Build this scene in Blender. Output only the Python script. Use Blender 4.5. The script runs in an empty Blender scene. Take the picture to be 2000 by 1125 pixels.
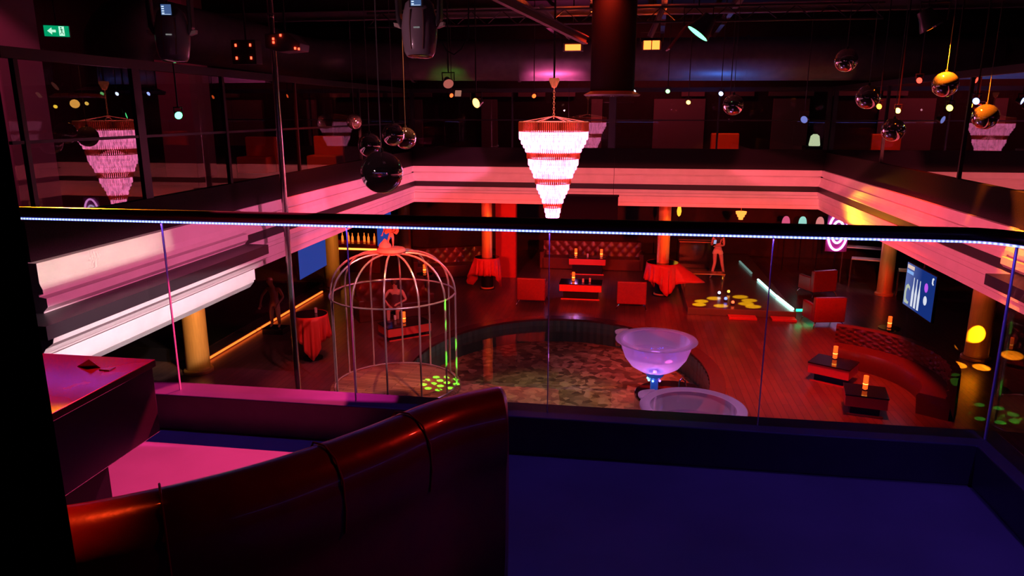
import bpy, bmesh, math, random
from mathutils import Vector, Matrix
random.seed(7)
PI = math.pi
scene = bpy.context.scene
COL = scene.collection

# ---------------------------------------------------------------- camera, world, exposure
cam_d = bpy.data.cameras.new('camera'); cam = bpy.data.objects.new('camera', cam_d); COL.objects.link(cam)
cam_d.sensor_width = 36.0; cam_d.lens = 1417.0 / 2000.0 * 36.0
cam_d.clip_start = 0.05; cam_d.clip_end = 200
cam.location = (0, 0, 5.6)
cam.rotation_euler = (math.radians(90 - 13.65), 0, math.radians(8.77))
scene.camera = cam
world = bpy.data.worlds.new('world'); scene.world = world; world.use_nodes = True
bgn = world.node_tree.nodes['Background']; bgn.inputs[0].default_value = (0.02, 0.002, 0.004, 1); bgn.inputs[1].default_value = 0.1
scene.view_settings.view_transform = 'Standard'; scene.view_settings.look = 'None'
scene.view_settings.exposure = 0.0; scene.view_settings.gamma = 1.0; scene.view_settings.use_curve_mapping = False
cy = scene.cycles
cy.max_bounces = 10; cy.diffuse_bounces = 3; cy.glossy_bounces = 5; cy.transparent_max_bounces = 40
cy.transmission_bounces = 8; cy.sample_clamp_indirect = 4.0; cy.caustics_reflective = False; cy.caustics_refractive = False
try:
    cy.use_denoising = True; cy.denoiser = 'OPENIMAGEDENOISE'
except Exception:
    pass

# ---------------------------------------------------------------- wash lights plus added fills (bare unseen lamps, many set in mid-void)
def lamp(kind, name, loc, color, power, target=None, size=0.2, size_y=None, angle=40, blend=0.4, parent=None):
    d = bpy.data.lights.new(name, kind); d.energy = power; d.color = color
    if kind == 'AREA':
        d.size = size
        if size_y: d.shape = 'RECTANGLE'; d.size_y = size_y
    else:
        d.shadow_soft_size = size
    if kind == 'SPOT':
        d.spot_size = math.radians(angle); d.spot_blend = blend
    o = bpy.data.objects.new(name, d); COL.objects.link(o); o.location = loc
    if target is not None:
        o.rotation_euler = (Vector(target) - Vector(loc)).to_track_quat('-Z', 'Y').to_euler()
    if parent is not None:
        o.parent = parent; o.matrix_parent_inverse = parent.matrix_world.inverted()
    return o
def shutter(o, hw, hh, soft=0.02):
    """profile spotlight: four straight shutter blades give its beam a rectangular outline (tangents of the half angles)"""
    d = o.data; d.use_nodes = True; nt = d.node_tree; em = [n for n in nt.nodes if n.type == 'EMISSION'][0]
    tc = nt.nodes.new('ShaderNodeTexCoord'); sp = nt.nodes.new('ShaderNodeSeparateXYZ'); nt.links.new(tc.outputs['Normal'], sp.inputs[0])
    outs = []
    for ax, lim in ((0, hw), (1, hh)):
        dv = nt.nodes.new('ShaderNodeMath'); dv.operation = 'DIVIDE'; nt.links.new(sp.outputs[ax], dv.inputs[0]); nt.links.new(sp.outputs[2], dv.inputs[1])
        ab = nt.nodes.new('ShaderNodeMath'); ab.operation = 'ABSOLUTE'; nt.links.new(dv.outputs[0], ab.inputs[0])
        mr = nt.nodes.new('ShaderNodeMapRange'); mr.inputs[1].default_value = lim; mr.inputs[2].default_value = lim+soft; mr.inputs[3].default_value = 1; mr.inputs[4].default_value = 0
        nt.links.new(ab.outputs[0], mr.inputs[0]); outs.append(mr.outputs[0])
    mu = nt.nodes.new('ShaderNodeMath'); mu.operation = 'MULTIPLY'; nt.links.new(outs[0], mu.inputs[0]); nt.links.new(outs[1], mu.inputs[1])
    nt.links.new(mu.outputs[0], em.inputs['Strength']); return o
RED = (1.0, 0.035, 0.012); PINK = (1.0, 0.16, 0.30); MAG = (1.0, 0.06, 0.32)
lamp('SPOT', 'red_floor_wash', (4.2, 13.5, 8.3), (1.0, 0.03, 0.006), 6500, (3.6, 16.5, 0), 0.3, angle=58, blend=0.9)
for _x in (-4.2, 3.2): shutter(lamp('SPOT', 'red_far_fill', (_x, 8.0, 4.6), RED, 5500, (_x*0.55, 23.0, 1.05), 0.15, angle=62, blend=0.5), 0.42, 0.105, 0.03)  # added fill in mid-void without a fixture, brightening the far seats
lamp('SPOT', 'red_mid_wash', (-0.5, 15.0, 8.3), RED, 1500, (-1.0, 20.5, 0), 0.3, angle=50, blend=0.9)
lamp('SPOT', 'red_left_wash', (-4.7, 13.4, 8.0), (1.0, 0.04, 0.02), 1500, (-7.2, 16.3, 0), 0.3, angle=55, blend=0.9)
for _x in (-4.0, 3.0): shutter(lamp('SPOT', 'rose_far_fascia_profile', (_x, 14.5, 5.9), (1.0, 0.12, 0.12), 1400, (_x, 22.0, 3.42), 0.1, angle=110, blend=0.1), 1.2, 0.070)
for _y in (9.5, 17.0): shutter(lamp('SPOT', 'pink_left_fascia_profile', (0.2, _y, 5.9), (1.0, 0.14, 0.36), 1500 if _y < 10 else 1550, (-6.5, _y, 3.38), 0.1, angle=112, blend=0.1), 1.05 if _y > 10 else 0.8, 0.085)
shutter(lamp('SPOT', 'rose_left_fascia_profile', (-0.5, 20.0, 5.9), (1.0, 0.14, 0.20), 600, (-6.5, 20.0, 3.38), 0.1, angle=70, blend=0.4), 0.7, 0.085)
for _y in (10.5, 17.5): shutter(lamp('SPOT', 'pink_right_fascia_profile', (-1.0, _y, 5.9), (1.0, 0.09, 0.16), 1300, (5.5, _y, 3.42), 0.1, angle=105, blend=0.1), 1.0, 0.085)
shutter(lamp('SPOT', 'white_left_fascia_profile', (-0.6, 7.6, 5.9), (1.0, 0.84, 0.86), 2600, (-6.2, 9.0, 2.93), 0.05, angle=50, blend=0.4), 0.44, 0.046, 0.01)
shutter(lamp('SPOT', 'white_left_upper_profile', (-0.6, 7.6, 5.9), (0.95, 0.95, 0.70), 1300, (-6.45, 7.6, 3.82), 0.05, angle=40, blend=0.8), 0.3, 0.018, 0.01)
lamp('SPOT', 'magenta_table_spot', (-0.9, 6.6, 8.4), (1.0, 0.05, 0.20), 6500, (-1.98, 2.9, 3.95), 0.01, angle=12, blend=0.1)
shutter(lamp('SPOT', 'magenta_kerb_profile', (-2.3, 6.8, 8.2), (1.0, 0.02, 0.45), 2600, (-2.0, 3.37, 4.15), 0.01, angle=24, blend=0.9), 0.16, 0.011, 0.004)
lamp('SPOT', 'red_table_spot', (-2.6, 5.2, 8.2), (1.0, 0.015, 0.04), 2200, (-2.3, 2.1, 4.6), 0.1, angle=18, blend=0.6)
lamp('SPOT', 'red_sofa_spot', (-1.45, 1.85, 8.3), (1.0, 0.05, 0.008), 1500, (-1.42, 1.2, 4.75), 0.05, angle=13, blend=0.9)
lamp('SPOT', 'magenta_floor_spot', (0.5, 0.4, 7.8), (1.0, 0.02, 0.25), 22, (0.25, 1.7, 3.95), 0.1, angle=20, blend=1.0)
lamp('SPOT', 'red_sofa_end_spot', (2.6, 3.2, 7.8), (1.0, 0.02, 0.012), 110, (-0.5, 1.9, 4.7), 0.05, angle=16, blend=0.8)
lamp('SPOT', 'rim_fill', (-3.4, 3.6, 5.7), (1.0, 0.40, 0.55), 70, (-2.6, 6.1, 6.3), 0.05, angle=60, blend=0.8)  # unseen fill added so the moving heads stand out
shutter(lamp('SPOT', 'orange_rail_profile', (-4.7, 5.5, 5.8), (1.0, 0.24, 0.005), 8000, (-4.7, 3.345, 5.10), 0.04, angle=125, blend=0.6), 2.0, 0.012, 0.006)
lamp('SPOT', 'pink_duct_spot', (-2.2, 20.0, 4.5), (1.0, 0.10, 0.36), 1000, (-2.0, 20.6, 6.4), 0.05, angle=58, blend=1.0)
lamp('SPOT', 'green_duct_spot', (-4.9, 19.2, 4.8), (0.15, 1.0, 0.05), 70, (-4.9, 20.6, 6.5), 0.05, angle=40, blend=1.0)
lamp('SPOT', 'blue_duct_spot', (2.6, 20.1, 4.2), (0.05, 0.22, 1.0), 220, (2.4, 20.6, 6.6), 0.05, angle=90, blend=1.0)
lamp('SPOT', 'warm_pool_fill', (-1.6, 12.5, 8.3), (1.0, 0.85, 0.42), 1300, (-1.5, 14.6, -0.6), 0.1, angle=30, blend=0.9)  # unseen fill added to brighten the pool bed
shutter(lamp('SPOT', 'pink_cage_fill', (-0.6, 8.6, 6.2), (1.0, 0.32, 0.40), 1100, (-4.5, 13.5, 1.75), 0.05, angle=30, blend=0.4), 0.24, 0.17)  # added pink fill, brightens the cage bars
shutter(lamp('SPOT', 'lilac_tub_fill', (1.6, 7.6, 7.6), (0.9, 0.40, 0.85), 1100, (0.88, 11.7, 1.4), 0.05, angle=46, blend=0.4), 0.11, 0.36)  # added lilac fill, brightens the tub rims
lamp('SPOT', 'warm_deck_fill', (-3.2, 11.5, 8.3), (1.0, 0.24, 0.08), 1500, (-4.5, 13.5, 0.15), 0.05, angle=19, blend=0.9)  # unseen fill added to brighten the cage deck
for _i, (_a, _b, _p) in enumerate((((-6.9, 11.9, 2.3), (-9.2, 14.0, 1.0), 420), ((-7.3, 20.0, 2.5), (-9.3, 21.9, 1.2), 200), ((-2.8, 20.6, 2.6), (-4.3, 22.6, 1.9), 150), ((2.6, 20.6, 2.7), (1.26, 22.6, 1.9), 190), ((6.4, 21.8, 2.6), (8.2, 23.7, 1.0), 70), ((6.6, 16.0, 2.3), (8.25, 17.55, 1.0), 50))):
    lamp('SPOT', 'column_fill', _a, (1.0, 0.50, 0.13) if _i < 2 else (1.0, 0.26, 0.04), _p, _b, 0.05, angle=32, blend=0.7)  # added fills without fixtures, warming the columns

# ---------------------------------------------------------------- materials
MATS = {}
def mat(name, color=(0.5, 0.5, 0.5), rough=0.5, metal=0.0, emit=None, strength=0.0, noise=None, bump=0.0, spec=0.5, coat=0.0, trans=0.0):
    if name in MATS: return MATS[name]
    m = bpy.data.materials.new(name); m.use_nodes = True
    nt = m.node_tree; b = nt.nodes['Principled BSDF']
    b.inputs['Base Color'].default_value = (*color, 1); b.inputs['Roughness'].default_value = rough
    b.inputs['Metallic'].default_value = metal; b.inputs['Specular IOR Level'].default_value = spec
    b.inputs['Coat Weight'].default_value = coat; b.inputs['Transmission Weight'].default_value = trans
    if emit: b.inputs['Emission Color'].default_value = (*emit, 1); b.inputs['Emission Strength'].default_value = strength
    if noise or bump:
        sc, c2 = noise if noise else (20, None)
        tc = nt.nodes.new('ShaderNodeTexCoord'); n = nt.nodes.new('ShaderNodeTexNoise')
        n.inputs['Scale'].default_value = sc; n.inputs['Detail'].default_value = 4
        nt.links.new(tc.outputs['Object'], n.inputs['Vector'])
        if c2:
            r = nt.nodes.new('ShaderNodeValToRGB'); r.color_ramp.elements[0].color = (*color, 1); r.color_ramp.elements[1].color = (*c2, 1)
            r.color_ramp.elements[0].position = 0.35; r.color_ramp.elements[1].position = 0.65
            nt.links.new(n.outputs['Fac'], r.inputs[0]); nt.links.new(r.outputs[0], b.inputs['Base Color'])
        if bump:
            bp = nt.nodes.new('ShaderNodeBump'); bp.inputs['Strength'].default_value = bump; bp.inputs['Distance'].default_value = 0.02
            nt.links.new(n.outputs['Fac'], bp.inputs['Height']); nt.links.new(bp.outputs[0], b.inputs['Normal'])
    MATS[name] = m; return m
def glow(name, color, strength):
    if name in MATS: return MATS[name]
    m = bpy.data.materials.new(name); m.use_nodes = True; nt = m.node_tree; nt.nodes.clear()
    o = nt.nodes.new('ShaderNodeOutputMaterial'); e = nt.nodes.new('ShaderNodeEmission')
    e.inputs[0].default_value = (*color, 1); e.inputs[1].default_value = strength
    nt.links.new(e.outputs[0], o.inputs[0]); MATS[name] = m; return m
def pane(name, tint=(1, 1, 1), gloss=1.0, rough=0.0, ior=1.5, bump=None):
    """thin glass or a still liquid's surface: clear, with a Fresnel mirror"""
    if name in MATS: return MATS[name]
    m = bpy.data.materials.new(name); m.use_nodes = True; nt = m.node_tree; nt.nodes.clear()
    o = nt.nodes.new('ShaderNodeOutputMaterial'); mx = nt.nodes.new('ShaderNodeMixShader')
    t = nt.nodes.new('ShaderNodeBsdfTransparent'); g = nt.nodes.new('ShaderNodeBsdfGlossy'); f = nt.nodes.new('ShaderNodeFresnel')
    mu = nt.nodes.new('ShaderNodeMath'); mu.operation = 'MULTIPLY'; mu.inputs[1].default_value = gloss; mu.use_clamp = True
    t.inputs[0].default_value = (*tint, 1); g.inputs['Roughness'].default_value = rough; f.inputs[0].default_value = ior
    nt.links.new(f.outputs[0], mu.inputs[0]); nt.links.new(mu.outputs[0], mx.inputs[0])
    nt.links.new(t.outputs[0], mx.inputs[1]); nt.links.new(g.outputs[0], mx.inputs[2]); nt.links.new(mx.outputs[0], o.inputs[0])
    if bump:
        tc = nt.nodes.new('ShaderNodeTexCoord'); n = nt.nodes.new('ShaderNodeTexNoise'); n.inputs['Scale'].default_value = bump[0]
        bp = nt.nodes.new('ShaderNodeBump'); bp.inputs['Strength'].default_value = bump[1]; bp.inputs['Distance'].default_value = 0.05
        nt.links.new(tc.outputs['Object'], n.inputs['Vector']); nt.links.new(n.outputs['Fac'], bp.inputs['Height'])
        nt.links.new(bp.outputs[0], g.inputs['Normal']); nt.links.new(bp.outputs[0], f.inputs['Normal'])
    MATS[name] = m; return m
def tex_color(m, build):
    nt = m.node_tree; b = nt.nodes['Principled BSDF']; tc = nt.nodes.new('ShaderNodeTexCoord')
    out = build(nt, tc); nt.links.new(out, b.inputs['Base Color'])

PLASTER = mat('white_plaster', (0.78, 0.76, 0.74), 0.55, noise=(3, (0.72, 0.70, 0.68)))
BLACK = mat('black_paint', (0.008, 0.006, 0.008), 0.6, spec=0.2)
BLACKGLOSS = mat('black_gloss', (0.012, 0.010, 0.012), 0.12)
PARAPET = mat('dark_parapet_fabric', (0.012, 0.008, 0.010), 0.7, noise=(60, (0.018, 0.011, 0.014)), bump=0.3, spec=0.2)
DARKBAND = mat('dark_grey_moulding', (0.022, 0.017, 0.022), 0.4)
STEEL = mat('dark_steel', (0.06, 0.055, 0.06), 0.45, 0.6)
CHROME = mat('chrome', (0.85, 0.84, 0.82), 0.08, 1.0)
MIRROR = mat('mirror_ball_chrome', (0.88, 0.88, 0.88), 0.03, 0.95)
GOLD = mat('brushed_gold', (0.85, 0.42, 0.11), 0.4, 0.35, noise=(9, (0.75, 0.36, 0.09)))
LEATHER = mat('dark_red_leather', (0.13, 0.010, 0.012), 0.30, noise=(14, (0.10, 0.008, 0.010)), bump=0.08, coat=0.4)
REDCLOTH = mat('red_satin_cloth', (0.62, 0.04, 0.03), 0.45)
REDVELVET = mat('red_upholstery', (0.26, 0.02, 0.018), 0.4, noise=(30, (0.21, 0.015, 0.015)))
BROWNLEATHER = mat('brown_tufted_leather', (0.11, 0.022, 0.016), 0.3)
REDPANEL = mat('red_gloss_panel', (0.75, 0.09, 0.06), 0.25)
DUCTMAT = mat('grey_duct_metal', (0.15, 0.145, 0.15), 0.45, 0.2, noise=(5, (0.12, 0.115, 0.125)))
WALLDARK = mat('dark_wall', (0.03, 0.014, 0.017), 0.7, noise=(4, (0.04, 0.018, 0.022)))
WALLPINK = mat('pale_wall_panel', (0.30, 0.22, 0.23), 0.7)
CEIL = mat('ceiling_sheet', (0.07, 0.06, 0.06), 0.6, noise=(2, (0.05, 0.04, 0.04)))
GLASS = pane('clear_glass', (0.97, 0.98, 0.98), 0.9)
WINGLASS = pane('window_glass', (0.80, 0.78, 0.80), 2.0)
STATUEMAT = mat('rose_stone', (0.55, 0.32, 0.28), 0.5, noise=(20, (0.48, 0.27, 0.24)))
BRONZE = mat('bronze_figure', (0.34, 0.16, 0.09), 0.35, 0.4)
SKIN = mat('skin', (0.62, 0.33, 0.25), 0.5)
FIXTURE = mat('fixture_black', (0.05, 0.045, 0.05), 0.35, coat=0.3)
STONE = mat('balcony_stone', (0.15, 0.115, 0.125), 0.38, noise=(2.2, (0.19, 0.145, 0.16)))
KERBMAT = mat('kerb_dark_stone', (0.06, 0.042, 0.05), 0.35, noise=(8, (0.075, 0.052, 0.06)))

FLOORMAT = mat('dark_wood_floor', (0.17, 0.08, 0.065), 0.28)
def planks(nt, tc):
    mp = nt.nodes.new('ShaderNodeMapping'); mp.inputs['Rotation'].default_value = (0, 0, PI/2)
    br = nt.nodes.new('ShaderNodeTexBrick'); br.inputs['Scale'].default_value = 1.0
    br.inputs['Brick Width'].default_value = 1.4; br.inputs['Row Height'].default_value = 0.14; br.inputs['Mortar Size'].default_value = 0.006
    br.inputs['Color1'].default_value = (0.20, 0.10, 0.08, 1); br.inputs['Color2'].default_value = (0.13, 0.06, 0.05, 1); br.inputs['Mortar'].default_value = (0.05, 0.02, 0.02, 1)
    n = nt.nodes.new('ShaderNodeTexNoise'); n.inputs['Scale'].default_value = 1.5; n.inputs['Detail'].default_value = 5
    mx = nt.nodes.new('ShaderNodeMix'); mx.data_type = 'RGBA'; mx.blend_type = 'MULTIPLY'; mx.inputs[0].default_value = 0.5
    nt.links.new(tc.outputs['Object'], mp.inputs[0]); nt.links.new(mp.outputs[0], br.inputs[0]); nt.links.new(tc.outputs['Object'], n.inputs['Vector'])
    nt.links.new(br.outputs[0], mx.inputs[6]); nt.links.new(n.outputs['Fac'], mx.inputs[7]); return mx.outputs[2]
tex_color(FLOORMAT, planks)
DECK = mat('cage_deck_boards', (0.5, 0.3, 0.2), 0.45)
def deck(nt, tc):
    mp = nt.nodes.new('ShaderNodeMapping'); mp.inputs['Rotation'].default_value = (0, 0, 0.12)
    br = nt.nodes.new('ShaderNodeTexBrick'); br.inputs['Scale'].default_value = 1.0
    br.inputs['Brick Width'].default_value = 0.9; br.inputs['Row Height'].default_value = 0.09; br.inputs['Mortar Size'].default_value = 0.006
    br.inputs['Color1'].default_value = (0.55, 0.36, 0.22, 1); br.inputs['Color2'].default_value = (0.28, 0.16, 0.10, 1); br.inputs['Mortar'].default_value = (0.06, 0.03, 0.02, 1)
    nt.links.new(tc.outputs['Object'], mp.inputs[0]); nt.links.new(mp.outputs[0], br.inputs[0]); return br.outputs[0]
tex_color(DECK, deck)
PEBBLE = mat('pool_pebbles', (0.3, 0.2, 0.1), 0.6)
def pebbles(nt, tc):
    v = nt.nodes.new('ShaderNodeTexVoronoi'); v.inputs['Scale'].default_value = 6.5
    r = nt.nodes.new('ShaderNodeValToRGB'); e = r.color_ramp.elements
    e[0].color = (0.10, 0.07, 0.035, 1); e[1].color = (0.62, 0.48, 0.28, 1); k = e.new(0.5); k.color = (0.30, 0.22, 0.11, 1)
    s = nt.nodes.new('ShaderNodeSeparateColor'); nt.links.new(tc.outputs['Object'], v.inputs['Vector'])
    nt.links.new(v.outputs['Color'], s.inputs[0]); nt.links.new(s.outputs[0], r.inputs[0]); return r.outputs[0]
tex_color(PEBBLE, pebbles)
TILE = mat('green_ribbed_tile', (0.07, 0.22, 0.15), 0.25)
WATER = pane('pool_water', (0.86, 0.90, 0.86), 0.22, 0.01, 1.33, (2.2, 0.05))
TUBMAT = pane('frosted_tub_acrylic', (0.80, 0.62, 0.80), 1.0)
def tubmat():
    m = MATS['frosted_tub_acrylic']; nt = m.node_tree
    mx = [n for n in nt.nodes if n.type == 'MIX_SHADER'][0]; out = [n for n in nt.nodes if n.type == 'OUTPUT_MATERIAL'][0]
    d = nt.nodes.new('ShaderNodeBsdfTranslucent'); d.inputs[0].default_value = (0.9, 0.8, 0.9, 1)
    d2 = nt.nodes.new('ShaderNodeBsdfDiffuse'); d2.inputs[0].default_value = (0.9, 0.8, 0.9, 1)
    a = nt.nodes.new('ShaderNodeAddShader'); m2 = nt.nodes.new('ShaderNodeMixShader'); m2.inputs[0].default_value = 0.2
    nt.links.new(d.outputs[0], a.inputs[0]); nt.links.new(d2.outputs[0], a.inputs[1])
    nt.links.new(mx.outputs[0], m2.inputs[1]); nt.links.new(a.outputs[0], m2.inputs[2]); nt.links.new(m2.outputs[0], out.inputs[0])
tubmat()

# ---------------------------------------------------------------- mesh helpers
class MB:
    def __init__(s): s.bm = bmesh.new()
    def box(s, x0, x1, y0, y1, z0, z1, rot=None):
        vs = [s.bm.verts.new(v) for v in [(x0,y0,z0),(x1,y0,z0),(x1,y1,z0),(x0,y1,z0),(x0,y0,z1),(x1,y0,z1),(x1,y1,z1),(x0,y1,z1)]]
        for f in [(0,3,2,1),(4,5,6,7),(0,1,5,4),(1,2,6,5),(2,3,7,6),(3,0,4,7)]: s.bm.faces.new([vs[i] for i in f])
        if rot is not None:
            for v in vs: v.co = rot @ v.co
        return s
    def lathe(s, prof, loc=(0,0,0), seg=32, rx=1.0, ry=1.0, a0=0, a1=2*PI, mtx=None):
        full = abs(a1 - a0 - 2*PI) < 1e-6; n = seg if full else seg + 1
        rings = []
        for r, z in prof:
            rings.append([s.bm.verts.new((loc[0]+max(r,1e-4)*rx*math.cos(a0+(a1-a0)*i/seg), loc[1]+max(r,1e-4)*ry*math.sin(a0+(a1-a0)*i/seg), loc[2]+z)) for i in range(n)])
        for a, b in zip(rings, rings[1:]):
            for i in range(seg):
                j = (i+1) % n if full else i+1
                s.bm.faces.new((a[i], a[j], b[j], b[i]))
        if mtx is not None:
            for rg in rings:
                for v in rg: v.co = mtx @ v.co
        return s
    def tube(s, pts, r, seg=10, closed=False, caps=True):
        pts = [Vector(p) for p in pts]; n = len(pts); rs = r if isinstance(r, (list, tuple)) else [r]*n
        rings = []; ref = None
        for i, p in enumerate(pts):
            if closed: t = pts[(i+1) % n] - pts[i-1]
            else: t = pts[min(i+1, n-1)] - pts[max(i-1, 0)]
            t.normalize()
            if ref is None:
                ref = Vector((0,0,1)) if abs(t.z) < 0.9 else Vector((1,0,0))
            u = t.cross(ref).normalized(); w = u.cross(t).normalized(); ref = w
            rings.append([s.bm.verts.new(p + (u*math.cos(2*PI*k/seg) + w*math.sin(2*PI*k/seg))*rs[i]) for k in range(seg)])
        m = n if closed else n-1
        for i in range(m):
            a, b = rings[i], rings[(i+1) % n]
            for k in range(seg): s.bm.faces.new((a[k], a[(k+1) % seg], b[(k+1) % seg], b[k]))
        if caps and not closed:
            s.bm.faces.new(rings[0][::-1]); s.bm.faces.new(rings[-1])
        return s
    def prism(s, poly, axis, a, b):
        """poly: 2D points; extruded along axis ('x','y','z') from a to b"""
        def P(u, v, t): return {'x': (t, u, v), 'y': (u, t, v), 'z': (u, v, t)}[axis]
        A = [s.bm.verts.new(P(u, v, a)) for u, v in poly]; B = [s.bm.verts.new(P(u, v, b)) for u, v in poly]
        s.bm.faces.new(A); s.bm.faces.new(B[::-1]); n = len(poly)
        for i in range(n): s.bm.faces.new((A[i], B[i], B[(i+1) % n], A[(i+1) % n]))
        return s
    def ball(s, c, r, seg=24, sc=(1,1,1)):
        m = Matrix.Translation(c) @ Matrix.Diagonal((sc[0], sc[1], sc[2], 1))
        bmesh.ops.create_uvsphere(s.bm, u_segments=seg, v_segments=seg//2, radius=r, matrix=m); return s
    def build(s, name, m, parent=None, smooth=False, bevel=0, loc=None, rot=None, flip=True):
        if flip: bmesh.ops.recalc_face_normals(s.bm, faces=s.bm.faces)
        me = bpy.data.meshes.new(name); s.bm.to_mesh(me); s.bm.free()
        me.materials.append(m)
        if smooth:
            for p in me.polygons: p.use_smooth = True
            try: me.set_sharp_from_angle(angle=math.radians(40))
            except Exception: pass
        o = bpy.data.objects.new(name, me); COL.objects.link(o)
        if loc: o.location = loc
        if rot: o.rotation_euler = rot
        if parent: o.parent = parent
        if bevel:
            b = o.modifiers.new('bevel', 'BEVEL'); b.width = bevel; b.segments = 2; b.limit_method = 'ANGLE'
        return o
def tag(o, label, cat, group=None, kind=None):
    o['label'] = label; o['category'] = cat
    if group: o['group'] = group
    if kind: o['kind'] = kind
    return o
def thing(name, label, cat, loc=(0,0,0), rz=0, group=None, rot=None):
    o = bpy.data.objects.new(name, None); COL.objects.link(o); o.location = loc
    o.rotation_euler = rot if rot else (0, 0, rz); o.empty_display_size = 0.1
    bpy.context.view_layer.update()
    return tag(o, label, cat, group)
def struct(o, label, cat): return tag(o, label, cat, kind='structure')
def copy_tree(o, parent=None):
    c = o.copy(); COL.objects.link(c)
    if parent: c.parent = parent
    for ch in list(o.children): copy_tree(ch, c)
    return c

# ================================================================= THE SETTING
# lower floor with the oval pool cut out
PX, PY, RX, RY = -1.35, 15.3, 3.3, 3.95
def ell(k, n, rx, ry): a = 2*PI*k/n; return (PX+rx*math.cos(a), PY+ry*math.sin(a))
b = MB()
outer = [(-14, 3.0), (13, 3.0), (13, 31), (-14, 31)]
vo = [b.bm.verts.new((x, y, 0)) for x, y in outer]; vi = [b.bm.verts.new((*ell(k, 72, RX, RY), 0)) for k in range(72)]
es = [b.bm.edges.new((vo[i], vo[(i+1) % 4])) for i in range(4)] + [b.bm.edges.new((vi[i], vi[(i+1) % 72])) for i in range(72)]
bmesh.ops.triangle_fill(b.bm, use_beauty=True, use_dissolve=False, edges=es)
for f in b.bm.faces:
    if f.normal.z < 0: f.normal_flip()
struct(b.build('floor', FLOORMAT, flip=False), 'dark glossy wooden floor of the lower hall', 'floor')
# pool: tiled wall, pebble bed, water
b = MB()
n = 220; ra = []
for z in (-0.62, 0.0):
    ra.append([b.bm.verts.new((*ell(k, n, RX-(0.02 if k % 2 else 0), RY-(0.02 if k % 2 else 0)), z)) for k in range(n)])
for k in range(n): b.bm.faces.new((ra[0][k], ra[1][k], ra[1][(k+1) % n], ra[0][(k+1) % n]))
pool = thing('pool', 'sunken oval pool with green tiled wall below the chandelier', 'pool', (PX, PY, 0))
def offs(o, p): o.parent = p; o.location = -Vector(p.location); return o
offs(b.build('tiled_wall', TILE, flip=False), pool)
b = MB(); b.bm.faces.new([b.bm.verts.new((*ell(k, 72, RX, RY), -0.6)) for k in range(72)])
offs(b.build('pebble_bed', PEBBLE), pool)
b = MB(); b.bm.faces.new([b.bm.verts.new((*ell(k, 72, RX-0.02, RY-0.02), -0.14)) for k in range(72)])
offs(b.build('water', WATER), pool)
b = MB()
for rr0, rr1 in ((0.0, 0.32),):
    A = [b.bm.verts.new((*ell(k, 96, RX+rr0, RY+rr0), 0.05)) for k in range(96)]; B = [b.bm.verts.new((*ell(k, 96, RX+rr1, RY+rr1), 0.05)) for k in range(96)]
    A0 = [b.bm.verts.new((*ell(k, 96, RX+rr0, RY+rr0), -0.02)) for k in range(96)]; B0 = [b.bm.verts.new((*ell(k, 96, RX+rr1, RY+rr1), 0.001)) for k in range(96)]
    for k in range(96):
        j = (k+1) % 96; b.bm.faces.new((A[k], A[j], B[j], B[k])); b.bm.faces.new((A0[k], A0[j], A[j], A[k])); b.bm.faces.new((B[k], B[j], B0[j], B0[k]))
offs(b.build('rim', mat('dark_red_pool_rim', (0.10, 0.03, 0.03), 0.25)), pool)

# lower hall walls
struct(MB().box(-14, 13, 29.6, 29.8, 0, 4.0).build('wall_back', WALLDARK), 'dark back wall of the lower hall', 'wall')
struct(MB().box(-14.2, -14, 3, 31, 0, 8.8).build('wall_left', WALLDARK), 'dark side wall left of the hall', 'wall')
struct(MB().box(13, 13.2, 3, 31, 0, 8.8).build('wall_right', WALLDARK), 'dark side wall right of the hall', 'wall')
# mezzanine slabs
SL = mat('slab_soffit', (0.09, 0.06, 0.06), 0.5)
struct(MB().box(-14, -6.75, 7.03, 22.3, 2.9, 3.94).build('trim_1', SL), 'mezzanine slab along the left side', 'slab')
struct(MB().box(5.85, 13, 3, 22.3, 2.9, 3.94).build('trim_2', SL), 'mezzanine slab along the right side', 'slab')
struct(MB().box(-14, 13, 22.3, 29.6, 2.9, 3.94).build('trim_3', SL), 'mezzanine slab across the far side', 'slab')
# fascia mouldings: profile given as (offset into the void, z), closed behind
def profile_run(name, prof, axis, face, sgn, a, b_, label, m=PLASTER, back=0.32):
    pts = [(face + sgn*o, z) for o, z in prof]; pts += [(face - sgn*back, prof[-1][1]), (face - sgn*back, prof[0][1])]
    o = MB().prism(pts, axis, a, b_).build(name, m); return struct(o, label, 'moulding')
UP_FAR = [(0, 3.97), (0, 3.80), (-0.05, 3.79), (-0.05, 3.765), (0.01, 3.76), (0.01, 3.66), (0.03, 3.60), (0.07, 3.54), (0.07, 3.52)]
LO_FAR = [(0.08, 3.36), (0.08, 3.27), (0.05, 3.255), (0.05, 3.18), (0.02, 3.16), (0.02, 2.98), (0.0, 2.965), (0.0, 2.86)]
LF, RF, FF = -6.5, 5.55, 22.0
profile_run('trim_4', UP_FAR, 'x', FF, -1, -6.5, 5.55, 'upper white moulding across the far side')
profile_run('trim_5', LO_FAR, 'x', FF, -1, -6.5, 5.55, 'lower white moulding across the far side')
profile_run('trim_6', UP_FAR, 'y', LF, 1, 11.5, 22.0, 'upper white moulding on the left beyond its step')
profile_run('trim_7', LO_FAR, 'y', LF, 1, 11.5, 22.0, 'lower white moulding on the left beyond its step')
profile_run('trim_8', UP_FAR, 'y', RF, -1, 11.3, 22.0, 'upper white moulding along the right side')
profile_run('trim_9', LO_FAR, 'y', RF, -1, 3.6, 22.0, 'lower white moulding along the right side')
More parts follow.
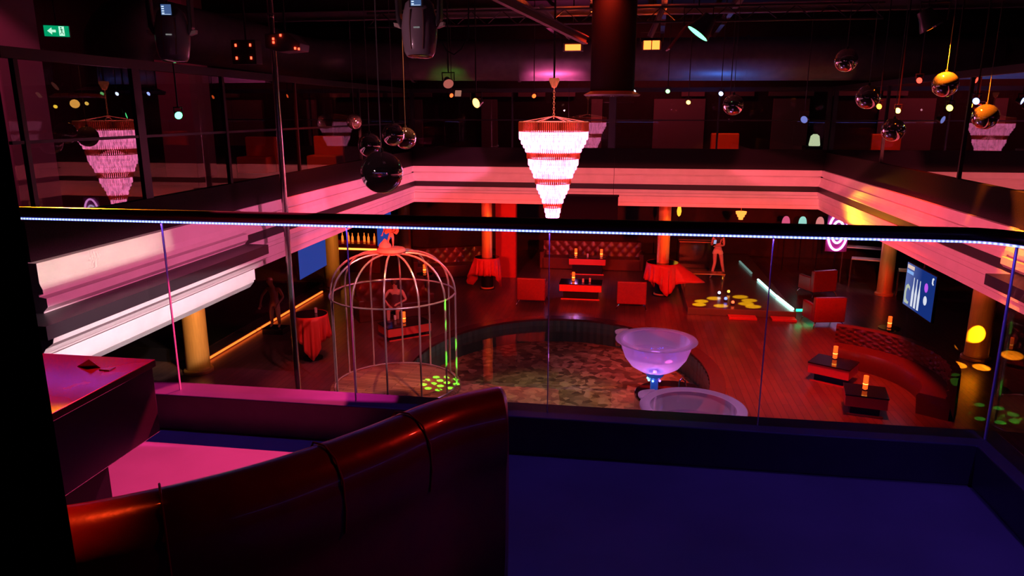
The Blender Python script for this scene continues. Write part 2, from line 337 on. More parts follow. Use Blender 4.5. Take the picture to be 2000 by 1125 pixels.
NEAR_UP = [(0.0, 3.96), (0.0, 3.73), (0.03, 3.66), (0.03, 3.61), (-0.03, 3.60), (-0.03, 3.575), (0.06, 3.56), (0.06, 3.46), (0.0, 3.40), (0.0, 3.385)]
NEAR_LO = [(0.46, 3.23), (0.44, 3.17), (0.34, 3.10), (0.30, 3.04), (0.26, 3.035), (0.24, 2.99), (0.17, 2.95), (0.17, 2.76), (0.14, 2.75), (0.14, 2.72), (0.06, 2.62)]
profile_run('trim_10', NEAR_UP, 'y', -6.43, 1, 7.0, 11.5, 'upper white moulding on the near left, lit pink')
profile_run('trim_11', NEAR_LO, 'y', -6.47, 1, 6.62, 11.5, 'lower white cornice on the near left, lit white')
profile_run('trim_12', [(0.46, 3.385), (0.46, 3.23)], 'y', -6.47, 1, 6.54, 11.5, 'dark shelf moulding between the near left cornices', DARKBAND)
profile_run('trim_13', NEAR_UP, 'y', 5.50, -1, 3.6, 11.3, 'upper white moulding on the near right')
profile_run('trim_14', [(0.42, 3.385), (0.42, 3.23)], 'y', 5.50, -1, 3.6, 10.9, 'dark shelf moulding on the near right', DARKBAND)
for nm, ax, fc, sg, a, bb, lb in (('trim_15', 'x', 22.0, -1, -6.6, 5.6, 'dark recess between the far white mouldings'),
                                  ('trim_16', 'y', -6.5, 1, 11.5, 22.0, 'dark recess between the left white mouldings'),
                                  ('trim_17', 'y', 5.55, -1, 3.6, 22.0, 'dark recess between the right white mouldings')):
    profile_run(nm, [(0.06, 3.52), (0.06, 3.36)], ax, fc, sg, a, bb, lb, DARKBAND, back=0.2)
# parapets above the mouldings
struct(MB().box(-14, 13, 22.05, 22.2, 3.94, 4.55).build('trim_18', PARAPET), 'dark parapet under the far glazing', 'parapet')
struct(MB().box(-6.66, -6.54, 7.05, 22.05, 3.94, 4.42).build('trim_19', PARAPET), 'dark parapet under the left glazing', 'parapet')
struct(MB().box(5.62, 5.74, 3.6, 22.05, 3.94, 4.48).build('trim_20', PARAPET), 'dark parapet under the right glazing', 'parapet')
# glazing around the void
def glazing(name, axis, fixed, a, b_, z0, z1, mull, trans, label, cols=()):
    e = bpy.data.objects.new(name, None); COL.objects.link(e); struct(e, label, 'window'); e.location = (0, 0, 0)
    B = (lambda u0, u1, z0, z1, t: (u0, u1, fixed-t, fixed+t, z0, z1)) if axis == 'x' else (lambda u0, u1, z0, z1, t: (fixed-t, fixed+t, u0, u1, z0, z1))
    mb = MB(); pts = ((a, z0), (b_, z0), (b_, z1), (a, z1))
    mb.bm.faces.new([mb.bm.verts.new((u, fixed, z) if axis == 'x' else (fixed, u, z)) for u, z in pts])
    mb.build('pane', WINGLASS, e)
    mb = MB()
    for u, w in mull: mb.box(*B(u-w/2, u+w/2, z0, z1, 0.03))
    for z in trans: mb.box(*B(a, b_, z-0.018, z+0.018, 0.022))
    mb.box(*B(a, b_, z1, z1+0.12, 0.05))
    mb.build('window_frame', STEEL, e); return e
glazing('window_1', 'x', 22.12, -13, 12.5, 4.55, 6.16, [(-0.42, 0.22), (-6.5, 0.12), (5.6, 0.12), (-3.4, 0.05), (2.6, 0.05), (8.5, 0.08), (-9.6, 0.06), (11, .06)], [5.36], 'dark framed glazing above the far parapet')
glazing('window_2', 'y', -6.6, 7.1, 22.05, 4.42, 6.16, [(7.3, 0.06), (9.3, 0.16), (11.5, 0.07), (14.2, 0.05), (17.8, 0.05)], [5.27], 'dark framed glazing above the left parapet')
glazing('window_3', 'y', 5.68, 3.6, 22.05, 4.48, 6.16, [(10.2, 0.05), (13.6, 0.05), (17.6, 0.05)], [], 'dark framed glazing above the right parapet')
# upper rooms and ceiling
struct(MB().box(-14, 13, 27.6, 27.8, 3.94, 8.8).build('wall_upper', WALLDARK), 'dark far wall of the upper rooms', 'wall')
k = 0
for x0, x1 in ((-12.5, -11.3), (-8.6, -7.7), (-5.4, -4.8), (-1.3, -0.9), (0.95, 2.75), (5.1, 6.3), (9.2, 10.2)):
    struct(MB().box(x0, x1, 27.45, 27.6, 3.95, 6.05).build('trim_%d' % (21+k), WALLPINK), 'pale wall panel behind the far glazing', 'panel'); k += 1
for x0, x1 in ((-13.5, -12.6), (-12.4, -11.0), (-10.8, -9.8), (-9.3, -7.3), (-6.6, -5.8), (-5.6, -4.2), (-4.0, -3.0), (-2.7, -1.9), (1.9, 2.7), (3.4, 4.4), (4.9, 6.4), (7.0, 8.6)):
    struct(MB().box(x0, x1, 27.4, 27.55, 6.14, 6.36).build('trim_%d' % (21+k), WALLPINK), 'pale strip standing in for light over the header on the far upper wall', 'panel'); k += 1  # light coming over the glazing header, put in as pale strips
b = MB().box(-14, 13, -3, 31, 8.7, 8.8)
struct(b.build('ceiling', CEIL), 'dark sheet metal ceiling above the hall', 'ceiling')
def beam(p0, p1, w, d, label):
    p0, p1 = Vector(p0), Vector(p1); L = (p1-p0).length; t = (p1-p0).normalized()
    q = t.to_track_quat('X', 'Z').to_matrix().to_4x4(); M = Matrix.Translation(p0) @ q
    mb = MB(); tf = 0.02
    mb.box(0, L, -w/2, w/2, d/2-tf, d/2, M); mb.box(0, L, -w/2, w/2, -d/2, -d/2+tf, M); mb.box(0, L, -0.012, 0.012, -d/2+tf, d/2-tf, M)
    return tag(mb.build('roof_beam', mat('roof_steel', (0.30, 0.26, 0.26), 0.5, 0.2)), label, 'beam', 'roof beams under the ceiling')
beam((-3.4, 13.0, 8.05), (-0.9, 16.0, 7.05), 0.12, 0.16, 'slanted pink-lit steel brace left of the orange floodlights')
beam((-14, 15.0, 8.1), (13, 15.0, 8.1), 0.16, 0.22, 'steel beam crossing the ceiling in front of the chandelier hook')
beam((-14, 18.4, 7.93), (13, 18.4, 7.93), 0.16, 0.22, 'steel beam crossing the ceiling above the orange floodlights')
beam((-14, 11.0, 8.2), (13, 11.0, 8.2), 0.16, 0.22, 'steel beam crossing the ceiling nearest the balcony')
for i, (x, lb) in enumerate(((-2.6, 'left'), (-0.9, 'second from left'), (0.6, 'second from right'), (2.2, 'right'))):
    beam((x, 14, 8.0), (x+0.5, 27, 8.0), 0.12, 0.18, 'red-lit ceiling joist running away from the balcony, %s of four' % lb)
beam((-2.05, 17.4, 7.95), (-1.35, 17.6, 7.25), 0.08, 0.10, 'short orange-lit brace above the single orange floodlight')
beam((0.75, 17.4, 7.95), (0.45, 17.6, 7.25), 0.08, 0.10, 'short orange-lit brace above the double orange floodlight')
def truss(y, label):
    t = thing('lighting_truss', label, 'truss', (0, y, 0), group='lighting trusses')
    mb = MB()
    for dz in (0, 0.3): mb.tube([(-6, 0, 7.5+dz), (5.2, 0, 7.5+dz)], 0.025, 8)
    mb.build('chord', STEEL, t, True)
    mb = MB(); x = -6.0; s = 0
    while x < 5.0:
        mb.tube([(x, 0, 7.5+0.3*s), (x+0.35, 0, 7.8-0.3*s)], 0.012, 6); x += 0.35; s = 1-s
    mb.build('lacing', STEEL, t, True)
    for x in (-5, 0, 4.5): MB().tube([(x, 0, 7.8), (x, 0, 8.7)], 0.012, 6).build('hanger', STEEL, t)
truss(12.6, 'dark lighting truss above the middle of the hall')
truss(17.0, 'dark lighting truss above the far part of the hall')

# balcony we stand on
struct(MB().box(-6, 1.75, -3, 3.45, 3.8, 3.95).build('floor_balcony', STONE), 'pale stone floor of the near balcony', 'floor')
kb = MB(); kb.prism([(-6, 3.27), (1.60, 3.27), (1.60, -3), (1.76, -3), (1.76, 3.45), (-6, 3.45)], 'z', 3.95, 4.15)
struct(kb.build('trim_60', KERBMAT, bevel=0.006), 'dark stone kerb along the balcony edge', 'kerb')
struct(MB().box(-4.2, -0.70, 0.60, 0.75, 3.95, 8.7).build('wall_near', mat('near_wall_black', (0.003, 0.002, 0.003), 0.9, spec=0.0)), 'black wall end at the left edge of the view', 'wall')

# ================================================================= BALCONY THINGS
# glass balustrade: panes, handrail, LED strip
JX = [-4.3, -3.31, -2.32, -1.335, -0.34, 0.665]
bal = thing('glass_balustrade', 'frameless glass balustrade with dark handrail and blue light strip along the near balcony', 'balustrade', (0, 3.345, 4.15))
edge_m = mat('glass_edge', (0.75, 0.62, 0.66), 0.15, emit=None)
def panel(x, y, w, rz=0):
    mb = MB(); mb.bm.faces.new([mb.bm.verts.new(v) for v in ((0.004, 0, 0), (w, 0, 0), (w, 0, 0.905), (0.004, 0, 0.905))])
    p = mb.build('glass_panel', GLASS, bal, loc=(x, y-3.345, 0), rot=(0, 0, rz))
    MB().box(0.0, 0.004, -0.006, 0.006, 0, 0.905).build('polished_edge', edge_m, p)
for i, x in enumerate(JX): panel(x, 3.345, (JX[i+1] if i+1 < len(JX) else 1.645)-x-0.008)
for i in range(4): panel(1.665, 3.345-1.05*i, 1.042, -PI/2)
mb = MB(); path = [(-4.3, 0, 0.94), (1.45, 0, 0.94)] + [(1.45+0.215*math.sin(a), -0.215*(1-math.cos(a)), 0.94) for a in [i*PI/12 for i in range(1, 7)]] + [(1.665, -4, 0.94)]
hr = mb.tube(path, 0.029, 20).build('handrail', mat('rail_bronze', (0.16, 0.09, 0.09), 0.30, 0.8), bal, True)
led = glow('blue_led', (0.16, 0.22, 1.0), 9.0)
nt = led.node_tree; em = [n for n in nt.nodes if n.type == 'EMISSION'][0]
tc = nt.nodes.new('ShaderNodeTexCoord'); wv = nt.nodes.new('ShaderNodeTexWave'); wv.inputs['Scale'].default_value = 18.0
mr = nt.nodes.new('ShaderNodeMapRange'); mr.inputs[3].default_value = 2.0; mr.inputs[4].default_value = 6.5
nt.links.new(tc.outputs['Object'], wv.inputs[0]); nt.links.new(wv.outputs['Fac'], mr.inputs[0]); nt.links.new(mr.outputs[0], em.inputs[1])
mb = MB(); mb.tube([(x, y, z-0.034) for x, y, z in path], 0.0042, 8); mb.build('led_strip', led, hr)
for _a, _b, _r in (((-1.35, 3.335, 5.048), 5.7, 0), ((1.655, 1.3, 5.048), 4.0, PI/2)):
    _l = lamp('AREA', 'led_strip_light', _a, (0.12, 0.05, 1.0), 8, size=_b, size_y=0.01, parent=bal); _l.rotation_euler = (0, 0, _r); _l.data.spread = math.radians(168)

# lounge table on the left
lt = thing('lounge_table', 'black box lounge table with glossy top by the left balustrade', 'table', (-2.45, 2.0, 3.951))
MB().box(-0.55, 0.55, -0.50, 0.60, 0.62, 0.65).build('tabletop', mat('table_red_gloss', (0.20, 0.03, 0.03), 0.18, noise=(3, (0.10, 0.012, 0.015))), lt, bevel=0.003)
MB().box(-0.54, 0.54, -0.49, 0.59, 0.33, 0.62).build('body', mat('table_dark_lacquer', (0.05, 0.018, 0.024), 0.22), lt, bevel=0.004)
MB().box(-0.40, 0.36, -0.38, 0.48, 0, 0.33).build('plinth', BLACK, lt)
ac = mat('acrylic_holder', (0.45, 0.75, 0.72), 0.1, 0.6)
tm = thing('menu_holder', 'small folded clear acrylic stand on the lounge table', 'stand', (-2.10, 2.50, 4.60))
MB().prism([(-0.06, 0), (0.05, 0), (0.0, 0.035)], 'y', -0.03, -0.027).build('front_panel', ac, tm)
MB().prism([(0.06, -0.055), (0.11, -0.06), (0.108, -0.02)], 'z', 0.0, 0.006).build('base', ac, tm)

# curved banquette
def curve_pts(P, n):
    out = []
    P = [Vector(p) for p in P]
    for i in range(len(P)-1):
        p0 = P[max(i-1, 0)]; p1 = P[i]; p2 = P[i+1]; p3 = P[min(i+2, len(P)-1)]
        for k in range(n):
            t = k/n
            out.append(0.5*((2*p1)+(-p0+p2)*t+(2*p0-5*p1+4*p2-p3)*t*t+(-p0+3*p1-3*p2+p3)*t*t*t))
    out.append(P[-1]); return out
bq = thing('banquette_sofa', 'dark red leather curved banquette seen from behind', 'sofa', (-0.9, 1.5, 3.95))
path = curve_pts([(-2.1, 1.10), (-1.65, 1.16), (-1.30, 1.24), (-1.08, 1.36), (-0.86, 1.55), (-0.68, 1.78), (-0.54, 2.00), (-0.40, 2.13), (-0.345, 2.155)], 6)
def backrest():
    mb = MB(); rings = []; n = len(path)
    for i, p in enumerate(path):
        t = (path[min(i+1, n-1)]-path[max(i-1, 0)]).normalized(); nr = Vector((-t.y, t.x))
        f = 1.0
        if i > n-5: f = [1, .96, .86, .66, .30][i-(n-5)] if n-5 >= 0 else 1
        w = 0.085*f; top = 0.80 - (1-f)*0.10
        prof = [(-w*0.92, 0.06), (-w*0.92, top-0.28), (-w*1.12, top-0.22), (-w*1.25, top-0.15), (-w*1.2, top-0.07), (-w*0.8, top-0.02), (-w*0.2, top), (w*0.5, top-0.012), (w*0.95, top-0.06), (w*1.1, top-0.14), (w*0.9, top-0.22), (w*0.85, 0.06)]
        rings.append([mb.bm.verts.new((p.x+nr.x*u+0.9, p.y+nr.y*u-1.5, z)) for u, z in prof])
    for a, c in zip(rings, rings[1:]):
        m = len(a)
        for k in range(m): mb.bm.faces.new((a[k], a[(k+1) % m], c[(k+1) % m], c[k]))
    mb.bm.faces.new(rings[0]); mb.bm.faces.new(rings[-1][::-1])
    o = mb.build('backrest', LEATHER, bq, True); s = o.modifiers.new('s', 'SUBSURF'); s.levels = 1; s.render_levels = 2; return o
br_ = backrest()
for idx in (8, 19, 27, 33):
    p = path[idx]; t = (path[idx+1]-path[idx-1]).normalized(); nr = Vector((-t.y, t.x)); w = 0.085; top = 0.80
    pr = [(-w*1.13, top-0.22), (-w*1.25, top-0.15), (-w*1.2, top-0.07), (-w*0.82, top-0.018), (-w*0.2, top+0.001), (w*0.5, top-0.010), (w*0.96, top-0.06)]
    MB().tube([(p.x+nr.x*u+0.9, p.y+nr.y*u-1.5, z) for u, z in pr], 0.0028, 6).build('seam', mat('seam_leather', (0.22, 0.03, 0.03), 0.3), br_, True)
mb = MB(); A = []; 
for i, p in enumerate(path[10:-5]):
    q = i+10; t = (path[q+1]-path[q-1]).normalized(); nr = Vector((-t.y, t.x)); A.append((p+nr*0.09, p+nr*0.42))
poly = [a[0] for a in A]+[a[1] for a in A][::-1]
mb.prism([(v.x+0.9, v.y-1.5) for v in poly], 'z', 0.08, 0.42); mb.build('seat', LEATHER, bq, bevel=0.02)

# ================================================================= CHANDELIER
ch = thing('chandelier', 'large tiered crystal chandelier glowing pink white over the pool', 'chandelier', (-1.50, 15.4, 0))
WHITE = glow('lit_crystal', (1.0, 0.19, 0.45), 5.5)
def sparkle():
    nt = WHITE.node_tree; em = [n for n in nt.nodes if n.type == 'EMISSION'][0]; tc = nt.nodes.new('ShaderNodeTexCoord')
    mp = nt.nodes.new('ShaderNodeMapping'); mp.inputs['Scale'].default_value = (14, 14, 3); n = nt.nodes.new('ShaderNodeTexNoise'); n.inputs['Scale'].default_value = 1.5
    mr = nt.nodes.new('ShaderNodeMapRange'); mr.inputs[1].default_value = 0.35; mr.inputs[2].default_value = 0.6; mr.inputs[3].default_value = 3.6; mr.inputs[4].default_value = 8.5
    nt.links.new(tc.outputs['Object'], mp.inputs[0]); nt.links.new(mp.outputs[0], n.inputs['Vector']); nt.links.new(n.outputs['Fac'], mr.inputs[0]); nt.links.new(mr.outputs[0], em.inputs[1])
sparkle()
AMB = mat('amber_crystal', (0.75, 0.16, 0.06), 0.15, 0.0, emit=(1.0, 0.07, 0.02), strength=0.12, coat=0.5)
gold_lit = mat('chandelier_gold_glow', (0.9, 0.35, 0.2), 0.25, 0.8, emit=(1.0, 0.18, 0.08), strength=0.4)  # gold given emission, standing in for light from the crystals
S = 0.0107
def z_(y): return 3.34 + (430-y)*S
tiers = [(67, 238, 257, 1), (66, 256, 272, 0), (62, 266, 281, 0), (58, 274, 288, 0), (54, 282, 296, 0), (51, 295, 309, 1), (48, 308, 322, 0), (45, 317, 330, 0), (41, 325, 337, 0), (38, 333, 346, 0), (34.5, 345, 358, 1),
         (31, 357, 370, 0), (27.5, 366, 378, 0), (23.5, 374, 386, 0), (20, 382, 396, 0), (17.5, 394, 406, 1), (14.5, 404, 416, 0), (12.5, 412, 425, 0), (8, 422, 431, 0)]
for hw, y0, y1, dark in tiers:
    r = hw*S; n = max(14, int(2*PI*r/0.042)); mb = MB(); w = 0.016 if not dark else 0.014
    for kk in range(n):
        a = 2*PI*kk/n; c = (r*math.cos(a), r*math.sin(a)); zt, zb = z_(y0), z_(y1); rz = Matrix.Translation((c[0], c[1], 0)) @ Matrix.Rotation(a, 4, 'Z')
        vs = []
        for (u, v, z) in ((-w, 0, zt), (0, -w, zt), (w, 0, zt), (0, w, zt), (-w, 0, zb+0.03), (0, -w, zb+0.03), (w, 0, zb+0.03), (0, w, zb+0.03), (0, 0, zb)):
            vs.append(mb.bm.verts.new(rz @ Vector((u, v, z))))
        for f in ((0,3,2,1),(0,1,5,4),(1,2,6,5),(2,3,7,6),(3,0,4,7),(4,5,8),(5,6,8),(6,7,8),(7,4,8)): mb.bm.faces.new([vs[i] for i in f])
    mb.build('crystal_tier', AMB if dark else WHITE, ch)
    MB().tube([((r-0.005)*math.cos(2*PI*q/40), (r-0.005)*math.sin(2*PI*q/40), z_(y0)+0.004) for q in range(40)], 0.011, 6, closed=True).build('tier_ring', gold_lit, ch, True)
mb = MB()
for q in range(6):
    a = PI*q/3; mb.tube([(0, 0, z_(238)+0.12), (0.70*math.cos(a), 0.70*math.sin(a), z_(238))], 0.008, 6)
mb.build('frame_spokes', gold_lit, ch)
mb = MB(); n = 14
for q in range(n): 
    z = z_(238)+0.10+q*0.055; mb.tube([(0.014*math.cos(a)*(q % 2)+0.004*math.cos(a), 0.014*math.cos(a)*(1-q % 2), z+0.033*math.sin(a)) for a in [2*PI*i/10 for i in range(10)]], 0.005, 5, closed=True)
mb.build('chain', gold_lit, ch)
MB().lathe([(0, 0.0), (0.05, 0.02), (0.11, 0.16), (0.10, 0.20), (0, 0.2)], (0, 0, z_(175)), 20).build('ceiling_rose', gold_lit, ch, True)
MB().tube([(0, 0, z_(163)), (0, 0, 8.7)], 0.02, 8).build('drop_rod', STEEL, ch)
lamp('POINT', 'chandelier_bulb', (-1.50, 15.4, 4.4), (1.0, 0.15, 0.30), 30, size=0.35, parent=ch)

# ================================================================= MIRROR BALLS
balls = [((-2.29, 6.71, 5.04), .20, 'largest mirror ball, nearest the balcony, left of the chandelier'),
         ((-3.87, 10.83, 5.105), .18, 'mirror ball just behind the largest one, to its upper left'),
         ((-3.68, 11.42, 5.25), .18, 'mirror ball left one of the overlapping pair behind the largest ball'),
         ((-3.65, 11.98, 5.17), .18, 'mirror ball right one of the overlapping pair behind the largest ball'),
         ((-6.25, 16.50, 5.38), .175, 'smallest mirror ball far left beside the glazing'),
         ((3.43, 12.80, 6.40), .18, 'highest mirror ball hanging at the right'),
         ((3.63, 12.16, 5.82), .18, 'mirror ball below and right of the highest one'),
         ((4.59, 11.87, 5.99), .18, 'gold-lit mirror ball under the orange spotlight'),
         ((5.19, 11.85, 5.53), .18, 'lower gold-lit mirror ball near the right edge'),
         ((4.21, 12.65, 5.32), .18, 'dark mirror ball low on the right above the parapet'),
         ((1.84, 13.6, 5.72), .18, 'bluish mirror ball between chandelier and highest ball')]
b0 = None
for loc, r, lb in balls:
    if b0 is None:
        b0 = thing('mirror_ball', lb, 'mirror ball', loc, group='mirror balls hanging over the hall')
        MB().ball((0, 0, 0), 1.0, 48).build('sphere', MIRROR, b0, True, loc=None).scale = (r, r, r)
        MB().lathe([(0.001, .03), (.02, .03), (.022, 0), (.02, -0.02)], (0, 0, r), 12).build('cap', STEEL, b0, True)
        MB().tube([(0, 0, 0), (0, 0, 1)], 0.006, 6).build('cable', mat('steel_cable', (0.16, 0.15, 0.15), 0.4, 0.2), b0); t = b0
    else:
        t = copy_tree(b0); t['label'] = lb; t.location = loc
    for c in t.children:
        if c.name.startswith('sphere'): c.scale = (r, r, r)
        if c.name.startswith('cap'): c.location = (0, 0, r-0.20 if c is not None else 0)
        if c.name.startswith('cable'): c.location = (0, 0, r); c.scale = (1, 1, 8.7-loc[2]-r)

# chrome pole
po = thing('dance_pole', 'tall chrome pole rising in front of the left mouldings', 'pole', (-5.90, 12.0, 0))
MB().tube([(0, 0, 0), (0, 0, 8.7)], 0.052, 20).build('shaft', mat('pole_chrome', (0.9, 0.86, 0.8), 0.18, 0.92), po, True)
MB().lathe([(0.22, 0), (0.22, 0.03), (0.06, 0.06), (0.05, 0.12)], (0, 0, 0), 24).build('base', CHROME, po, True)
MB().lathe([(0.04, 0), (0.055, 0.02), (0.055, 0.08), (0.04, 0.1)], (0, 0, 7.1), 20).build('coupler', CHROME, po, True)

# ================================================================= DUCTS
b = MB(); pts = [(-8.8, 12.0, 5.95), (-8.8, 12.0, 6.35)] + [(-8.8, 12.0+0.75*(1-math.cos(a)), 6.35+0.75*math.sin(a)) for a in [PI/2*i/6 for i in range(1, 7)]]
pts += [(-8.8, 16.0, 7.1), (-8.8, 19.2, 7.05)] + [(-8.8+1.3*(1-math.cos(a)), 19.2+1.4*math.sin(a), 7.03) for a in [PI/2*i/6 for i in range(1, 7)]] + [(-4, 20.6, 6.98), (3, 20.6, 6.95), (9, 20.6, 6.92), (13, 20.6, 6.9)]
du = thing('air_duct', 'long round grey air duct crossing above the far glazing', 'duct', (-8.8, 12, 5.95))
o = b.tube(pts, 0.55, 32).build('duct_pipe', DUCTMAT, du, True); o.location = -Vector(du.location)
o = MB().lathe([(0.70, -0.05), (0.72, 0), (0.56, 0.06), (0.55, 0.10)], (-8.8, 12, 5.95), 36).build('outlet_flange', STEEL, du, True); o.location = -Vector(du.location)
for x in (-6, -3, 0, 3, 6, 9):
    o = MB().lathe([(0.552, 0), (0.572, 0), (0.572, 0.06), (0.552, 0.06)], (0, 0, 0), 32, mtx=Matrix.Translation((x, 20.6, 6.97)) @ Matrix.Rotation(PI/2, 4, 'Y')).build('joint_band', DUCTMAT, du, True); o.location = -Vector(du.location)
vd = thing('air_diffuser', 'black vertical air duct with a wide outlet right of the chandelier', 'duct', (-0.33, 16.0, 5.92))
MB().lathe([(0.46, 0.1), (0.46, 2.78)], seg=36).build('duct_pipe', BLACK, vd, True)
MB().lathe([(0.0, 0.02), (0.50, 0.02), (0.56, 0.0), (0.60, 0.03), (0.50, 0.08), (0.46, 0.1)], seg=36).build('outlet_flange', mat('flange_grey', (0.2, 0.2, 0.22), 0.35, 0.4), vd, True)
mb = MB()
for q in range(12):
    a = PI*q/6; mb.box(0.08, 0.46, -0.006, 0.006, 0, 0.05, Matrix.Rotation(a, 4, 'Z') @ Matrix.Rotation(0.5, 4, 'X'))
mb.build('swirl_vanes', BLACK, vd)

# ================================================================= STAGE LIGHTS
def moving_head(loc, label, tilt, first=[None]):
    if first[0] is None:
        t = thing('moving_head_light', label, 'stage light', loc, group='moving head lights nearest the balcony')
        MB().box(-0.17, 0.17, -0.12, 0.12, 0.33, 0.47).build('base', FIXTURE, t, bevel=0.02)
        pnl = MB().box(-0.055, 0.055, -0.128, -0.12, 0.345, 0.45).build('display_panel', FIXTURE, t); pnl.location = (0.02, -0.03, -0.22)
        MB().box(-0.042, 0.042, -0.131, -0.128, 0.355, 0.44).build('screen', glow('lcd_blue', (0.10, 0.20, 0.5), 0.5), pnl)
        mb = MB()
        for kx in range(4): mb.box(-0.036, -0.016, -0.133, -0.131, 0.365+0.018*kx, 0.373+0.018*kx)
        mb.box(-0.036, 0.036, -0.133, -0.131, 0.358, 0.361); mb.build('menu_lines', glow('lcd_white', (0.6, 0.75, 1.0), 1.2), pnl)
        for s in (-1, 1):
            MB().prism([(s*0.155, 0.34), (s*0.19, 0.34), (s*0.185, 0.05), (s*0.15, -0.02), (s*0.14, 0.03), (s*0.155, 0.1)], 'y', -0.05, 0.05).build('yoke_arm', FIXTURE, t, bevel=0.012)
        h = MB().lathe([(0.0, 0.22), (0.07, 0.215), (0.115, 0.17), (0.135, 0.08), (0.145, 0.0), (0.14, -0.10), (0.125, -0.20), (0.105, -0.235), (0.098, -0.238)], seg=36).build('head', mat('head_shell', (0.40, 0.36, 0.40), 0.28, coat=0.5), t, True)
        h.rotation_euler = (tilt, 0, 0.1)
        MB().lathe([(0.098, -0.236), (0.07, -0.243), (0, -0.247)], seg=30).build('lens', pane('lens_glass', (0.3, 0.3, 0.35), 2.0), h, True)
        mb = MB()
        for s in (-1, 1): mb.tube([(s*0.05, -0.132, 0.1), (s*0.055, -0.136, 0), (s*0.052, -0.129, -0.1), (s*0.045, -0.117, -0.2)], 0.006, 6)
        mb.build('shell_ribs', mat('rib_copper', (0.5, 0.3, 0.25), 0.3, 0.6), h, True)
        mb = MB()
        for q in range(5): mb.box(-0.022+q*0.010, -0.015+q*0.010, -0.147, -0.144, -0.045, -0.035)
        mb.build('logo_plate', glow('logo_grey', (0.6, 0.6, 0.6), 0.35), h)
        for s in (-1, 1): MB().prism([(s*0.15, -0.02), (s*0.205, 0.0), (s*0.21, 0.03), (s*0.15, 0.02)], 'y', -0.03, 0.03).build('lock_lever', mat('pale_lever', (0.7, 0.68, 0.55), 0.4), t, bevel=0.004)
        MB().tube([(0, 0, 0.47), (0, 0, 2.6)], 0.02, 8).build('hanging_clamp', STEEL, t)
        first[0] = t
    else:
        t = copy_tree(first[0]); t.location = loc; t['label'] = label; t.rotation_euler = (0, 0, 0.25)
    return t
moving_head((-1.68, 6.0, 6.27), 'grey moving head light left of centre with small blue display', -0.12)
moving_head((-3.98, 6.2, 6.27), 'grey moving head light at the upper left near the exit sign', -0.12)
MB_wire = MB().tube([(-1.50, 6.0, 6.15), (-1.46, 6.0, 6.08), (-1.40, 6.0, 6.05), (-1.34, 6.0, 6.09), (-1.28, 6.0, 6.18), (-1.27, 6.0, 6.6)], 0.006, 6).build('power_cable', BLACK, None, True)
tag(MB_wire, 'black cable looping beside the central moving head light', 'cable')

def par(loc, aim, color, label, r=0.12, strength=12, power=0, angle=40, group='par lamps in the rig', flap=None):
    t = thing('par_lamp', label, 'spotlight', loc, group=group)
    M = (Vector(aim)-Vector(loc)).to_track_quat('-Z', 'Y').to_matrix().to_4x4()
    MB().lathe([(0.001, r*1.7), (r*0.55, r*1.6), (r*0.7, r*0.9), (r*1.02, 0.02), (r*1.02, 0.0), (r*0.95, 0.0)], seg=28, mtx=M).build('can', FIXTURE, t, True)
    cn = '%.2f_%.2f_%.2f_%g' % (*color, strength)
    MB().lathe([(r*0.95, 0.004), (r*0.5, -0.008), (0.001, -0.012)], seg=28, mtx=M).build('lens', glow('lens_'+cn, color, strength), t, True)
    MB().tube([(-r*1.1, 0, r*0.6), (-r*1.15, 0, r*2.0), (r*1.15, 0, r*2.0), (r*1.1, 0, r*0.6)], 0.012, 6).build('yoke', STEEL, t)
    MB().tube([(0, 0, r*2.0), (0, 0, 8.7-loc[2])], 0.012, 6).build('hanging_rod', STEEL, t)
    if flap: MB().box(*flap[0], M).build('barn_door', flap[1], t)
    if power: lamp('SPOT', 'par_beam', Vector(loc)+(Vector(aim)-Vector(loc)).normalized()*0.03, color, power, aim, 0.04, angle=angle, blend=0.5, parent=t)
    return t
par((1.02, 12.0, 6.76), (0.43, 11.95, 5.97), (0.12, 1.0, 0.35), 'par lamp glaring green near the top right of centre', 0.19, 4.5, 0, flap=((-0.2, 0.2, 0.2, 0.22, -0.45, 0.0), mat('flap_red_lit', (0.4, 0.05, 0.06), 0.4)))  # red light on the barn door put into its colour
par((4.29, 11.8, 6.78), (4.92, 11.75, 5.75), (1.0, 0.16, 0.004), 'orange par lamp above the gold-lit mirror balls', 0.17, 3.5, 3200, 46, flap=((0.14, 0.32, -0.05, 0.05, 0.0, 0.02), mat('pale_plate', (0.45, 0.4, 0.45), 0.5)))
par((-2.95, 12.2, 6.05), (-2.4, 11.0, 5.2), (1.0, 0.25, 0.2), 'small hanging lamp with a pale flap left of the chandelier', 0.09, 0.4, 0, flap=((-0.16, -0.06, -0.05, 0.05, -0.3, -0.28), mat('lit_flap', (0.95, 0.62, 0.5), 0.6, emit=(1, .45, .3), strength=.3)))  # light on the white flap put in as peach colour and emission
par((-2.65, 13.0, 5.75), (-3.3, 12.0, 5.4), (1.0, 0.45, 0.08), 'pink lit small spotlight just left of the chandelier', 0.09, 6)
